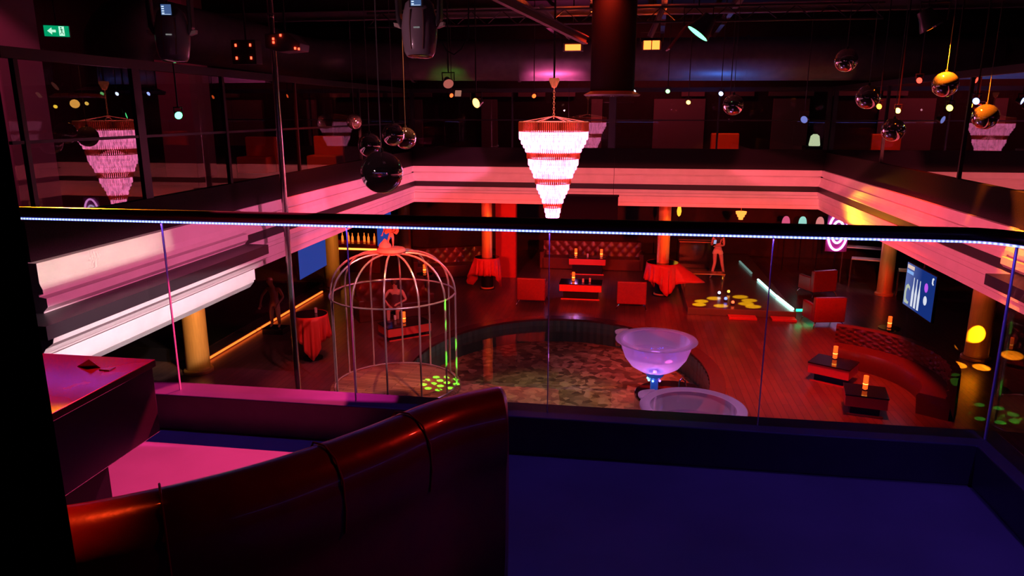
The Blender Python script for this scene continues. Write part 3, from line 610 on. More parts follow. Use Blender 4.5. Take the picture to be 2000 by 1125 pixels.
for (x, y, z, c, s, lb) in [(-0.78, 18, 6.06, (0.3, 0.4, 1.0), 10, 'tiny blue-white lamp right of the chandelier chain'), (0.13, 18, 6.06, (0.6, 0.7, 1.0), 12, 'tiny white lamp under the black air diffuser'),
      (-2.3, 18.5, 5.98, (1.0, 0.12, 0.02), 3, 'small red-orange lamp left of the chandelier chain'), (0.95, 18.5, 6.08, (0.3, 1.0, 0.3), 3, 'tiny green lamp right of the air diffuser'),
      (1.45, 18.5, 5.82, (1.0, 0.6, 0.1), 6, 'tiny amber lamp in front of the pale far panels'), (2.2, 18.5, 6.02, (0.4, 0.5, 1.0), 8, 'tiny blue-white lamp above the yellow pair'),
      (2.42, 18.5, 5.74, (1.0, 0.65, 0.05), 8, 'yellow lamp in front of the far glazing'), (4.85, 15.5, 5.70, (1.0, 0.45, 0.03), 6, 'amber lamp under the dark box at the right'),
      (4.15, 18.5, 5.42, (0.3, 0.35, 1.0), 0.6, 'dim blue lamp low in front of the far glazing'), (5.0, 14.9, 5.62, (1.0, 0.7, 0.1), 8, 'yellow lamp between the two right clusters of balls'),
      (5.1, 12.9, 5.66, (0.8, 0.9, 0.1), 6, 'yellow-green lamp between the gold-lit balls'), (5.35, 12.6, 5.76, (0.3, 0.4, 1.0), 4, 'tiny blue lamp beside the gold-lit balls'),
      (-4.4, 18.5, 6.0, (1.0, 0.1, 0.02), 3, 'red lamp left of the hanging pale flap'), (5.2, 14.6, 6.15, (1.0, 0.05, 0.03), 4, 'red lamp left of the upper gold-lit ball'),
      (-6.2, 9.6, 5.55, (0.1, 1.0, 0.3), 6, 'tiny green lamp in front of the left glazing')]:
    par((x, y, z), (x*0.5, y-2.5, z-1.0), c, lb, 0.055 if s > 1 else 0.09, s, group='small lamps hung before the glazing')
def flood(x0, label, n):
    t = thing('floodlight', label, 'floodlight', (x0, 18.5, 7.05), group='orange floodlights under the ceiling')
    MB().box(-0.25, 0.25, 0.02, 0.16, -0.02, 0.18).build('housing', FIXTURE, t, bevel=0.01)
    for i in range(n):
        w = 0.40/n; MB().box(-0.20+i*w+0.012, -0.20+(i+1)*w-0.012, 0.0, 0.02, 0.0, 0.14 if n == 1 else 0.2).build('lamp_window', glow('orange_flood', (1.0, 0.13, 0.02), 5), t)
    MB().tube([(-0.27, 0.09, 0.08), (-0.27, 0.09, 0.4), (0.27, 0.09, 0.4), (0.27, 0.09, 0.08)], 0.012, 6).build('bracket', STEEL, t)
    MB().tube([(0, 0.09, 0.4), (0, 0.09, 1.6)], 0.015, 6).build('hanging_rod', STEEL, t)
    lamp('SPOT', 'flood_beam', (x0, 18.1, 7.3), (1.0, 0.09, 0.01), 260, (x0, 17.2, 8.7), 0.15, angle=125, blend=0.8, parent=t)
flood(-1.36, 'single orange floodlight left of the black air diffuser', 1)
flood(0.52, 'double orange floodlight right of the black air diffuser', 2)
pj = thing('projector', 'dark projector with red indicator lights hung at upper left', 'projector', (-5.2, 11.0, 6.62))
MB().prism([(-0.26, 0.12), (0.1, 0.14), (0.30, -0.02), (0.28, -0.12), (-0.05, -0.14), (-0.26, -0.08)], 'y', -0.15, 0.2).build('body', mat('projector_shell', (0.20, 0.17, 0.2), 0.4), pj, bevel=0.01)
redled = glow('red_indicator', (1.0, 0.05, 0.02), 6)
for x, z in ((-0.12, 0.0), (-0.12, 0.05), (0.28, -0.1), (0.0, 0.10), (0.22, -0.09)):
    MB().box(x-0.012, x+0.012, -0.165, -0.15, z-0.016, z+0.016).build('indicator_light', redled, pj)
MB().tube([(0, 0, 0.13), (0, 0, 2.0)], 0.015, 6).build('hanging_rod', STEEL, pj)
cb = thing('control_box', 'black control box with four red lights in a square', 'control box', (-5.9, 11.0, 6.50))
MB().box(-0.2, 0.2, 0, 0.2, -0.18, 0.18).build('housing', FIXTURE, cb, bevel=0.01)
for x in (-0.12, 0.12):
    for z in (-0.09, 0.1): MB().box(x-0.012, x+0.012, -0.012, 0, z-0.02, z+0.02).build('indicator_light', redled, cb)
MB().tube([(0, 0.1, 0.18), (0, 0.1, 2.2)], 0.015, 6).build('hanging_rod', STEEL, cb)
# exit sign
ex = thing('exit_sign', 'green illuminated exit sign with white arrow and running figure', 'exit sign', (-6.68, 8.10, 6.46), rz=0.55); ex.scale = (0.8, 0.8, 0.8)
MB().box(-0.17, 0.17, 0, 0.05, -0.005, 0.165).build('casing', mat('sign_casing', (0.4, 0.4, 0.4), 0.5), ex, bevel=0.004)
MB().box(-0.16, 0.16, -0.004, 0, 0.005, 0.155).build('face', glow('sign_green', (0.0, 0.33, 0.13), 1.0), ex)
wh = glow('sign_white', (0.55, 1.0, 0.75), 0.95)
MB().prism([(-0.12, 0.08), (-0.06, 0.13), (-0.06, 0.098), (-0.01, 0.098), (-0.01, 0.062), (-0.06, 0.062), (-0.06, 0.03)], 'y', -0.007, -0.004).build('arrow', wh, ex)
MB().box(0.03, 0.10, -0.007, -0.004, 0.015, 0.148).build('door_symbol', wh, ex)
gm = glow('sign_green_dark', (0.0, 0.12, 0.05), 1.0)
mb = MB(); mb.prism([(0.060+0.010*math.cos(a), 0.128+0.010*math.sin(a)) for a in [2*PI*i/10 for i in range(10)]], 'y', -0.009, -0.007)
for s in ([(0.058, 0.115), (0.070, 0.112), (0.074, 0.078), (0.062, 0.076)], [(0.058, 0.112), (0.045, 0.098), (0.048, 0.093), (0.062, 0.104)], [(0.068, 0.110), (0.086, 0.102), (0.084, 0.096), (0.069, 0.1)],
          [(0.064, 0.078), (0.052, 0.055), (0.058, 0.052), (0.072, 0.076)], [(0.068, 0.078), (0.080, 0.058), (0.092, 0.040), (0.086, 0.036), (0.073, 0.055), (0.062, 0.074)], [(0.052, 0.055), (0.040, 0.040), (0.045, 0.036), (0.058, 0.052)]):
    mb.prism(s, 'y', -0.009, -0.007)
mb.build('running_figure', gm, ex)
MB().tube([(0, 0.025, 0.165), (0, 0.025, 2.3)], 0.008, 6).build('hanging_rod', STEEL, ex)
# wall washer giving the yellow glow on the right mouldings
yw = thing('wall_washer', 'bright yellow wall washer at the right mouldings', 'lamp', (4.95, 18.6, 2.80))
MB().box(-0.10, 0.10, -0.12, 0.12, -0.08, 0.06).build('housing', FIXTURE, yw, bevel=0.01)
MB().box(-0.08, 0.09, -0.10, 0.10, 0.06, 0.075).build('lens', glow('yellow_lens', (1.0, 0.62, 0.06), 18), yw)
MB().tube([(0.10, 0, 0), (0.5, 0, 0.04), (0.62, 0, 0.1)], 0.015, 6).build('bracket', STEEL, yw)
shutter(lamp('SPOT', 'washer_beam', (4.9, 18.6, 2.92), (1.0, 0.33, 0.008), 210, (5.6, 18.45, 3.28), 0.05, angle=150, blend=1.0, parent=yw), 2.5, 0.42, 0.08)

# ================================================================= BIRD CAGE
CAGEMETAL = mat('cage_satin_silver', (0.85, 0.80, 0.78), 0.25, 0.6)
cg = thing('bird_cage', 'giant chrome bird cage on a round boarded deck beside the pool', 'cage', (-4.50, 13.55, 0))
MB().lathe([(0.0, 0.15), (1.30, 0.15), (1.33, 0.13), (1.33, 0.07), (0.0, 0.07)], seg=64).build('deck', DECK, cg, True)
R_ = 1.24; NB = 12
for q in range(4): MB().lathe([(0, 0.07), (0.05, 0.07), (0.05, 0.001), (0, 0.001)], (-1.05+0.25*q*(q < 3), (-0.5, 0.1, 0.6, -0.95)[q], 0), 14).build('foot', BLACK, cg)
def ring(z, r, t, name): MB().tube([(r*math.cos(2*PI*i/72), r*math.sin(2*PI*i/72), z) for i in range(72)], t, 8, closed=True).build(name, CAGEMETAL, cg, True)
ring(0.17, R_, 0.018, 'base_ring'); ring(2.08, R_, 0.018, 'waist_ring'); ring(2.90, 0.24, 0.022, 'crown_ring')
for q in range(NB):
    a = 2*PI*(q+0.35)/NB; ca, sa = math.cos(a), math.sin(a); pts = [(R_*ca, R_*sa, 0.15), (R_*ca, R_*sa, 1.1)]
    for i in range(13):
        t = PI/2*i/12; r = 0.24+(R_-0.24)*math.cos(t)**0.85 if i < 12 else 0.24; pts.append((r*ca, r*sa, 2.08+0.82*math.sin(t)))
    MB().tube(pts, 0.020, 8).build('bar', CAGEMETAL, cg, True)
MB().lathe([(0, 2.90), (0.26, 2.90), (0.30, 2.94), (0.26, 2.99), (0.20, 3.0), (0, 3.0)], seg=28).build('crown_plate', STATUEMAT, cg, True)

# ================================================================= FIGURES
def figure(name, m, J, E, parent, sub=2, root=0):
    """J: list of (xyz, radius); E: edges; a continuous skinned body"""
    bm = bmesh.new(); vs = [bm.verts.new(p) for p, r in J]
    for a, c in E: bm.edges.new((vs[a], vs[c]))
    sk = bm.verts.layers.skin.verify(); bm.verts.ensure_lookup_table(); vs = list(bm.verts)
    for v, (p, r) in zip(vs, J):
        rr = r if isinstance(r, tuple) else (r, r); v[sk].radius = rr
    vs[root][sk].use_root = True
    me = bpy.data.meshes.new(name); bm.to_mesh(me); bm.free(); me.materials.append(m)
    o = bpy.data.objects.new(name, me); COL.objects.link(o); o.parent = parent
    s = o.modifiers.new('skin', 'SKIN'); s.use_smooth_shade = True; s.branch_smoothing = 0.6
    d = o.modifiers.new('sub', 'SUBSURF'); d.levels = sub; d.render_levels = sub
    return o
def body(P, k=1.0, female=True):
    """P: dict of joint positions; returns J, E with fingers"""
    J = []; E = []; ix = {}
    def add(n, p, r, frm=None):
        ix[n] = len(J); J.append((Vector(p)*k, (r[0]*k, r[1]*k) if isinstance(r, tuple) else r*k))
        if frm is not None: E.append((ix[frm], ix[n]))
    add('pelvis', P['pelvis'], (0.145, 0.11)); add('waist', P['waist'], (0.115, 0.085), 'pelvis'); add('chest', P['chest'], (0.14, 0.105), 'waist')
    add('neck0', P['neck'], (0.055, 0.055), 'chest'); h = Vector(P['head'])
    add('chin', h-Vector((0, 0, 0.07)), (0.062, 0.07), 'neck0'); add('head', h, (0.085, 0.10), 'chin'); add('crown', h+Vector((0, 0, 0.09)), (0.06, 0.07), 'head')
    for s in 'LR':
        add('sh'+s, P['sh'+s], 0.052, 'chest'); add('el'+s, P['el'+s], 0.038, 'sh'+s); add('wr'+s, P['wr'+s], 0.026, 'el'+s)
        w = Vector(P['wr'+s]); dr = (w-Vector(P['el'+s])).normalized(); up = Vector((0, 0, 1)) if abs(dr.z) < .8 else Vector((0, 1, 0)); sd = dr.cross(up).normalized()
        add('pm'+s, w+dr*0.06, (0.036, 0.018), 'wr'+s)
        for f in range(4):
            o_ = sd*(0.027-0.018*f); L = (0.075, 0.085, 0.08, 0.062)[f]; add('f%d%s' % (f, s), w+dr*0.10+o_, 0.008, 'pm'+s); add('g%d%s' % (f, s), w+dr*(0.10+L*0.55)+o_-up*0.012, 0.007, 'f%d%s' % (f, s))
        add('t1'+s, w+dr*0.05+sd*0.045, 0.010, 'wr'+s); add('t2'+s, w+dr*0.085+sd*0.055, 0.008, 't1'+s)
        add('hp'+s, P['hp'+s], 0.088, 'pelvis'); add('kn'+s, P['kn'+s], 0.056, 'hp'+s)
        c = Vector(P['kn'+s])*0.65+Vector(P['an'+s])*0.35; add('cf'+s, c, 0.052, 'kn'+s)
        add('an'+s, P['an'+s], 0.034, 'cf'+s); add('to'+s, P['to'+s], (0.038, 0.022), 'an'+s)
    return J, E
def face(parent, h, k=1.0, d=(0, -1), hairm=None, hair=0.25, skin=None):
    """nose, eyes, ears as small detail pieces on the head, and hair"""
    h = Vector(h)*k; f = Vector((d[0], d[1], 0)).normalized(); s_ = Vector((-f.y, f.x, 0))
    mb = MB(); mb.ball(h+f*0.105*k+Vector((0, 0, -0.01*k)), 0.014*k, 8, (1, 1, 1.5))
    for s in (-1, 1): mb.ball(h+s_*0.088*k*s, 0.02*k, 8, (0.6, 0.8, 1.3))
    mb.build('nose_and_ears', skin or SKIN, parent, True)
    mb = MB()
    for s in (-1, 1): mb.ball(h+f*0.092*k+s_*0.033*k*s+Vector((0, 0, 0.018*k)), 0.011*k, 8)
    mb.ball(h+f*0.092*k+Vector((0, 0, -0.05*k)), 0.016*k, 8, (1, 1, 0.4))
    mb.build('face_features', mat('dark_features', (0.06, 0.02, 0.02), 0.5), parent, True)
    if hairm:
        mb = MB(); mb.ball(h-f*0.022*k+Vector((0, 0, 0.03*k)), 0.115*k, 18, (1, 1, 1.0)); mb.ball(h-f*0.075*k-Vector((0, 0, hair*0.45*k)), 0.075*k, 14, (1.1, 0.7, 1+hair*5))
        mb.build('hair', hairm, parent, True)
HAIR = mat('dark_hair', (0.02, 0.012, 0.01), 0.4)
# woman walking on the stage
lamp('SPOT', 'stage_front_fill', (2.6, 19.5, 3.0), (1.0, 0.45, 0.30), 60, (3.15, 24.5, 1.0), 0.05, angle=22, blend=0.8)  # unseen fill added so the person on the stage shows
pw = thing('person', 'person in dark crop top and pale shorts walking on the stage, holding a phone', 'person', (3.15, 24.55, 0.2), rz=-0.15)
P = dict(pelvis=(0, 0, .95), waist=(0.01, 0, 1.10), chest=(0, 0, 1.27), neck=(0, -.01, 1.43), head=(-.02, -.05, 1.58), shL=(.16, 0, 1.36), elL=(.19, -.05, 1.10), wrL=(-.02, -.22, 1.10),
         shR=(-.16, 0, 1.36), elR=(-.21, -.08, 1.10), wrR=(-.13, -.28, 1.20), hpL=(.09, 0, .90), knL=(.16, -.02, .50), anL=(.24, .10, .10), toL=(.27, -.02, .03), hpR=(-.09, 0, .90), knR=(-.07, -.04, .50), anR=(-.15, -.12, .09), toR=(-.19, -.24, .03))
J, E = body(P); bo = figure('body', SKIN, J, E, pw)
face(pw, P['head'], 1, (-0.3, -1), HAIR, 0.3)
J2 = [((0, 0, 1.12), (.125, .095)), ((0, 0, 1.20), (.14, .11)), ((0, 0, 1.30), (.155, .118)), ((0, 0, 1.38), (.12, .085)), ((.17, 0, 1.36), .06), ((-.17, 0, 1.36), .06)]
figure('crop_top', mat('black_top', (0.02, 0.015, 0.02), 0.6), J2, [(0, 1), (1, 2), (2, 3), (3, 4), (3, 5)], pw)
J3 = [((0, 0, 1.02), (.135, .11)), ((0, 0, .93), (.165, .13)), ((.1, 0, .84), .105), ((.115, 0, .76), .10), ((-.1, 0, .84), .105), ((-.09, -.01, .76), .10)]
figure('shorts', mat('pale_shorts', (0.8, 0.62, 0.42), 0.6), J3, [(0, 1), (1, 2), (2, 3), (1, 4), (4, 5)], pw)
tag(MB().box(-0.04, 0.04, -0.005, 0.005, -0.075, 0.075).build('phone', glow('phone_screen', (0.5, 0.6, 1.0), 0.8), None, loc=(3.0, 24.18, 1.46), rot=(0.5, 0, 0)), 'small glowing phone held by the person on the stage', 'phone')
# seated person behind the cage
sp = thing('person', 'bare-shouldered person sitting at the low table seen through the cage', 'person', (-5.95, 18.15, 0), rz=0.1)
P = dict(pelvis=(0, 0, .52), waist=(0, 0, .68), chest=(0, -.02, .87), neck=(0, -.03, 1.03), head=(0, -.06, 1.17), shL=(.17, -.02, .96), elL=(.30, -.12, .74), wrL=(.14, -.30, .68),
         shR=(-.17, -.02, .96), elR=(-.31, -.10, .74), wrR=(-.16, -.30, .66), hpL=(.09, -.06, .50), knL=(.12, -.44, .50), anL=(.12, -.44, .10), toL=(.12, -.56, .03), hpR=(-.09, -.06, .50), knR=(-.12, -.44, .50), anR=(-.12, -.44, .10), toR=(-.12, -.56, .03))
J, E = body(P); figure('body', SKIN, J, E, sp); face(sp, P['head'], 1, (0, -1), HAIR, 0.2)
figure('dress', mat('dark_dress', (0.10, 0.02, 0.03), 0.6), [((0, 0, .92), (.14, .11)), ((0, 0, .78), (.135, .105)), ((0, 0, .62), (.15, .12)), ((0, -.04, .50), (.19, .13)), ((0, -.25, .50), (.19, .10))], [(0, 1), (1, 2), (2, 3), (3, 4)], sp)
st = thing('stool', 'dark round stool under the person seated behind the cage', 'stool', (-5.95, 18.18, 0))
MB().lathe([(0, .40), (.2, .40), (.21, .37), (.2, .33), (0, .33)], seg=24).build('seat', BLACK, st, True)
MB().lathe([(0.18, 0), (0.16, .02), (.03, .04), (.03, .33)], seg=20).build('leg', CHROME, st, True)
# standing bronze figure on the left
bf = thing('statue', 'brown standing figure statue in front of the orange strip', 'statue', (-8.85, 17.0, 0))
P = dict(pelvis=(0, 0, .78), waist=(0.02, 0, .93), chest=(0, 0, 1.10), neck=(-.02, -.02, 1.26), head=(-.05, -.05, 1.40), shL=(.16, 0, 1.18), elL=(.24, .04, .95), wrL=(.16, -.08, .80),
         shR=(-.16, 0, 1.18), elR=(-.28, -.08, 1.0), wrR=(-.30, -.16, .80), hpL=(.09, 0, .74), knL=(.11, -.04, .46), anL=(.11, 0, .22), toL=(.12, -.10, .17), hpR=(-.09, 0, .74), knR=(-.10, 0, .46), anR=(-.10, 0, .22), toR=(-.11, -.10, .17))
J, E = body(P); figure('body', BRONZE, J, E, bf); face(bf, P['head'], 1, (-.3, -1), None, skin=BRONZE)
MB().box(-.28, .28, -.22, .22, 0, .15).build('pedestal', BLACKGLOSS, bf, bevel=0.01)
# cherub on the cage
cu = thing('cherub_statue', 'small rose stone cherub statue standing on the cage crown', 'statue', (-4.50, 13.55, 3.005))
P = dict(pelvis=(0.05, 0, .70), waist=(.03, 0, .86), chest=(0, 0, 1.04), neck=(0, -.02, 1.18), head=(0, -.05, 1.34), shL=(.17, 0, 1.12), elL=(.28, -.06, .95), wrL=(.12, -.2, .90),
         shR=(-.17, 0, 1.12), elR=(-.32, -.06, 1.0), wrR=(-.42, -.14, .75), hpL=(.13, 0, .64), knL=(.14, -.06, .36), anL=(.12, 0, .08), toL=(.13, -.13, .03), hpR=(-.05, 0, .64), knR=(-.12, -.10, .38), anR=(-.14, .06, .10), toR=(-.16, -.06, .03))
J, E = body(P, 0.36); figure('body', STATUEMAT, J, E, cu); face(cu, P['head'], 0.36, (0, -1), None, skin=STATUEMAT)
for s in (-1, 1):
    MB().prism([(0, 0.40), (s*0.08, 0.46), (s*0.15, 0.42), (s*0.16, 0.32), (s*0.11, 0.25), (s*0.05, 0.28)], 'y', 0.03, 0.045).build('wing', STATUEMAT, cu, bevel=0.005)
MB().lathe([(0, -.0), (.13, 0), (.12, .05), (.05, .12), (0.02, .16), (0, .17)], (-0.13, 0.02, 0), 12).build('rock', STATUEMAT, cu, True)

# ================================================================= GLASS TUBS
def tub(loc, rz, label, first=[None]):
    if first[0]:
        t = copy_tree(first[0]); t.location = loc; t.rotation_euler = (0, 0, rz); t['label'] = label; return t
    t = thing('glass_tub', label, 'bathtub', loc, rz, 'champagne glass tubs in the pool')
    prof = [(0.12, 0.0), (0.30, 0.04), (0.46, 0.14), (0.58, 0.30), (0.645, 0.48), (0.67, 0.62)]
    MB().lathe(prof, (0, 0, 0.78), 56).build('bowl', TUBMAT, t, True)
    MB().lathe([(0.62, 0.635), (0.67, 0.62), (0.76, 0.625), (0.77, 0.635), (0.76, 0.65), (0.67, 0.648), (0.62, 0.645)], (0, 0, 0.78), 64).build('rim', TUBMAT, t, True)
    mb = MB(); n = 14
    pl = [(0.74*math.cos(a), 0.74*math.sin(a)) for a in [2.1+0.55*i/n for i in range(n+1)]] + [((0.78+0.09*math.sin(PI*i/n))*math.cos(a), (0.78+0.09*math.sin(PI*i/n))*math.sin(a)) for i, a in [(i, 2.1+0.55*i/n) for i in range(n, -1, -1)]]
    mb.prism(pl, 'z', 1.43, 1.45); mb.build('pouring_lip', TUBMAT, t)
    MB().lathe([(0, 0), (0.59, 0.0)], (0, 0, 1.13), 48).build('water', pane('tub_water', (0.85, 0.75, 0.95), 1.0, 0.02, 1.33, (14, 0.5)), t)
    mb = MB()
    for q in range(90):
        a = random.uniform(0, 2*PI); r = 0.42*math.sqrt(random.random()); mb.ball((r*math.cos(a)*1.0, r*math.sin(a), 1.135+0.01*random.random()), random.uniform(0.004, 0.010), 6)
    f = mb.build('water_sparkles', glow('blue_sparkle', (0.10, 0.10, 1.0), 2.2), t); f['kind'] = 'stuff'  # blue sparkles on the tub water, made as glowing beads
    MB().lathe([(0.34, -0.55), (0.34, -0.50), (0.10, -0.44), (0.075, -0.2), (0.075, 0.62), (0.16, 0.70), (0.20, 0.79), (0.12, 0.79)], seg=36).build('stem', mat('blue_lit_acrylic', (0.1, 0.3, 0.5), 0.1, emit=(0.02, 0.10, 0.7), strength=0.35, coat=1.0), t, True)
    for a, c in ((2.6, (0.1, 0.7, 1.0)), (4.2, (0.12, 0.2, 1.0)), (5.3, (0.3, 0.1, 1.0)), (3.5, (0.1, 0.5, 1.0))):
        MB().ball((0.13*math.cos(a), 0.13*math.sin(a), 0.63), 0.022, 10).build('led_spot', glow('tub_led_%g' % a, c, 7), t, True)
        MB().ball((0.085*math.cos(a), 0.085*math.sin(a), 0.25), 0.018, 10).build('led_spot', glow('tub_led_%g' % a, c, 7), t, True)
    lamp('POINT', 'tub_light', Vector(loc)+Vector((0, 0, 1.0)), (0.85, 0.28, 1.0), 20, size=0.1, parent=t)
    first[0] = t; return t
tub((0.70, 13.35, 0), 0.25, 'farther glass tub shaped like a bowl on a blue lit stem')
tub((1.10, 10.15, 0.0), 0.25, 'nearer glass tub cut off by the balcony kerb')
pb = thing('pool_plinth', 'black glossy plinth block standing in the pool beside the tubs', 'plinth', (1.15, 14.5, -0.598))
MB().lathe([(0, 0.5), (0.76, 0.5), (0.79, 0.48), (0.79, 0)], seg=48).build('block', BLACKGLOSS, pb, True)
fl = thing('fountain_jet', 'small clear fountain jet nozzle on the black plinth', 'fountain', (1.25, 14.3, -0.095))
MB().tube([(0, 0, 0), (0, 0, 0.35), (0.05, 0, 0.42), (0.12, 0, 0.36), (0.14, 0, 0.2)], 0.02, 10).build('spout', CHROME, fl, True)

# ================================================================= COLUMNS, TABLES
col0 = None
for i, (x, y, r, lb) in enumerate([(-9.20, 14.0, .25, 'gold column nearest on the left under the mezzanine'), (-9.3, 21.9, .25, 'gold column behind the left hanging screen'), (-8.9, 28.6, .25, 'gold column far left beside the small hanging screen'),
                        (-4.3, 22.6, .17, 'gold column rising through the left skirted table'), (1.26, 22.6, .19, 'gold column rising through the right skirted table'), (8.2, 23.7, .22, 'orange column at the far right behind the armchairs'), (8.25, 17.55, .25, 'orange column among the yellow lights on the right')]):
    if col0 is None:
        t = col0 = thing('column', lb, 'column', (x, y, 0), group='gold columns under the mezzanine')
        MB().lathe([(1.0, 0.0), (1.0, 1.0)], seg=40).build('shaft', GOLD, t, True)
        MB().lathe([(1.25, 0.0), (1.25, 0.05), (1.2, 0.07), (1.02, 0.08), (1.0, 0.12)], seg=40).build('base', GOLD, t, True)
    else:
        t = copy_tree(col0); t.location = (x, y, 0); t['label'] = lb
    for c in t.children:
        c.scale = (r, r, 2.9) if c.name.startswith('shaft') else (r, r, 1)
def skirted(loc, r, h, label, hole=0, flare=0, fa=0, seed=1, top=BLACKGLOSS):
    rd = random.Random(seed)
    t = thing('round_table', label, 'table', loc, group='round tables with red skirts')
    prof = [(hole, h-0.05), (hole, h), (r, h), (r, h-0.05), (hole, h-0.05)] if hole else [(0, h), (r, h), (r, h-0.05), (0, h-0.05)]
    MB().lathe(prof, seg=40).build('tabletop', top, t, True)
    MB().lathe([(max(hole, .04)+.02, h-0.05), (max(hole, .04)+.02, 0.03), (r*0.6, 0.03), (r*0.6, 0.0)], seg=32).build('pedestal', BLACK, t, True)
    c = MB(); n = 120; rows = 9; V = []
    for j in range(rows):
        ring_ = []
        for i in range(n):
            a = 2*PI*i/n; fold = 0.035*math.sin(a*17+seed)+0.02*math.sin(a*29+1.3*seed); pt = max(0.0, math.cos((a-seed)*2))**2
            L = h*(0.52+0.40*pt); u = j/(rows-1); da = math.atan2(math.sin(a-fa), math.cos(a-fa)); fl_ = flare*math.exp(-(da/0.35)**2)
            rr = r+0.012+u*(fold+0.03+fl_); ring_.append(c.bm.verts.new((rr*math.cos(a), rr*math.sin(a), h+0.004-u*L)))
        V.append(ring_)
    for j in range(rows-1):
        for i in range(n): c.bm.faces.new((V[j][i], V[j][(i+1) % n], V[j+1][(i+1) % n], V[j+1][i]))
    co = c.build('tablecloth', REDCLOTH, None, True, loc=loc)
    m = co.modifiers.new('solid', 'SOLIDIFY'); m.thickness = 0.006
    tag(co, 'red satin skirt hung round the ' + label, 'tablecloth', 'red table skirts'); return t
skirted((-7.05, 15.2, 0), 0.38, 1.08, 'black-topped round table left of the cage', seed=2)
skirted((-4.3, 22.6, 0), 0.40, 1.05, 'round table around the left central column', 0.175, 0.25, 3.4, 3)
skirted((1.26, 22.6, 0), 0.48, 1.05, 'round table around the right central column', 0.195, 0.75, -0.2, 5)
def bottle_lamp(loc, label, first=[None], h=0.28):
    if first[0]:
        t = copy_tree(first[0]); t.location = loc; t['label'] = label; return t
    t = thing('candle_lamp', label, 'lamp', loc, group='orange candle lamps on the tables')
    MB().lathe([(0.045, 0), (0.045, h)], seg=20).build('glass_tube', mat('orange_glass_tube', (0.9, 0.2, 0.05), 0.3, emit=(1.0, 0.10, 0.01), strength=1.6), t, True)
    MB().lathe([(0, 0.10), (0.03, 0.09), (0.048, 0.12), (0.03, 0.16), (0, 0.19)], seg=14).build('flame', glow('candle_glow', (1.0, 0.40, 0.05), 9), t, True)
    MB().lathe([(0.001, 0.0), (0.055, 0.0), (0.055, 0.015), (0.046, 0.02)], seg=20).build('base', CHROME, t, True)
    first[0] = t; return t
# coffee tables
def coffee(loc, rz, sx, sy, label, h=0.42):
    t = thing('coffee_table', label, 'table', loc, rz, 'low lacquered lounge tables')
    MB().box(-sx/2, sx/2, -sy/2, sy/2, h-0.03, h).build('tabletop', BLACKGLOSS, t, bevel=0.004)
    MB().box(-sx/2+.01, sx/2-.01, -sy/2+.01, sy/2-.01, h-0.24, h-0.03).build('front_panel', REDPANEL, t, bevel=0.004)  # red light on the table front put into the panel colour
    MB().box(-sx/2+.12, sx/2-.12, -sy/2+.12, sy/2-.12, 0, h-0.24).build('plinth', BLACK, t)
    MB().box(-sx/2+.06, sx/2-.06, -sy/2+.04, -sy/2+.07, 0.0, 0.03).build('kick_strip', REDPANEL, t); return t
coffee((-1.22, 21.9, 0), 0.0, 1.30, 0.7, 'low table with glowing red front between the two red armchairs', 0.5)
coffee((4.55, 15.55, 0), -0.55, 0.85, 0.7, 'low red fronted table left of the tufted sofa', 0.42)
coffee((4.70, 13.9, 0), -0.2, 0.75, 0.65, 'low red fronted table nearest the balcony on the right', 0.42)
coffee((-5.45, 17.25, 0), 0.7, 1.2, 0.7, 'low dark table with orange edge behind the cage', 0.36)
coffee((-1.2, 25.4, 0), 0.0, 1.3, 0.6, 'long low table far behind the glowing red table', 0.6)
bottle_lamp((-1.46, 21.95, 0.50), 'candle lamp on the glowing red table')
bottle_lamp((-1.62, 25.4, 0.60), 'candle lamp left one on the far long table')
bottle_lamp((-0.72, 25.4, 0.60), 'candle lamp right one on the far long table')
bottle_lamp((4.62, 15.75, 0.42), 'candle lamp on the table left of the tufted sofa')
bottle_lamp((4.70, 13.95, 0.42), 'candle lamp on the right table nearest the balcony')
bottle_lamp((6.55, 18.3, 0.45), 'candle lamp behind the tufted sofa')
bottle_lamp((-5.45, 17.2, 0.36), 'candle lamp on the low table behind the cage')
bottle_lamp((5.75, 11.0, 0.45), 'candle lamp at the lower right corner beyond the kerb')
bottle_lamp((-6.0, 21.2, 0.75), 'candle lamp up behind the cage dome')
for loc, lb in (((6.55, 18.3, 0), 'small black side table behind the tufted sofa'), ((5.75, 11.0, 0), 'small black side table near the right edge beyond the kerb'), ((-6.0, 21.2, 0.3), 'small black side table up behind the cage dome')):
    t = thing('side_table', lb, 'table', (loc[0], loc[1], 0), group='small black side tables'); H = 0.45 if loc[2] == 0 else 0.75
    MB().lathe([(0, H), (.25, H), (.25, H-.03), (0, H-.03)], seg=28).build('tabletop', BLACKGLOSS, t, True); MB().lathe([(.18, 0), (.18, .02), (.03, .04), (.03, H-.03)], seg=20).build('leg', STEEL, t, True)
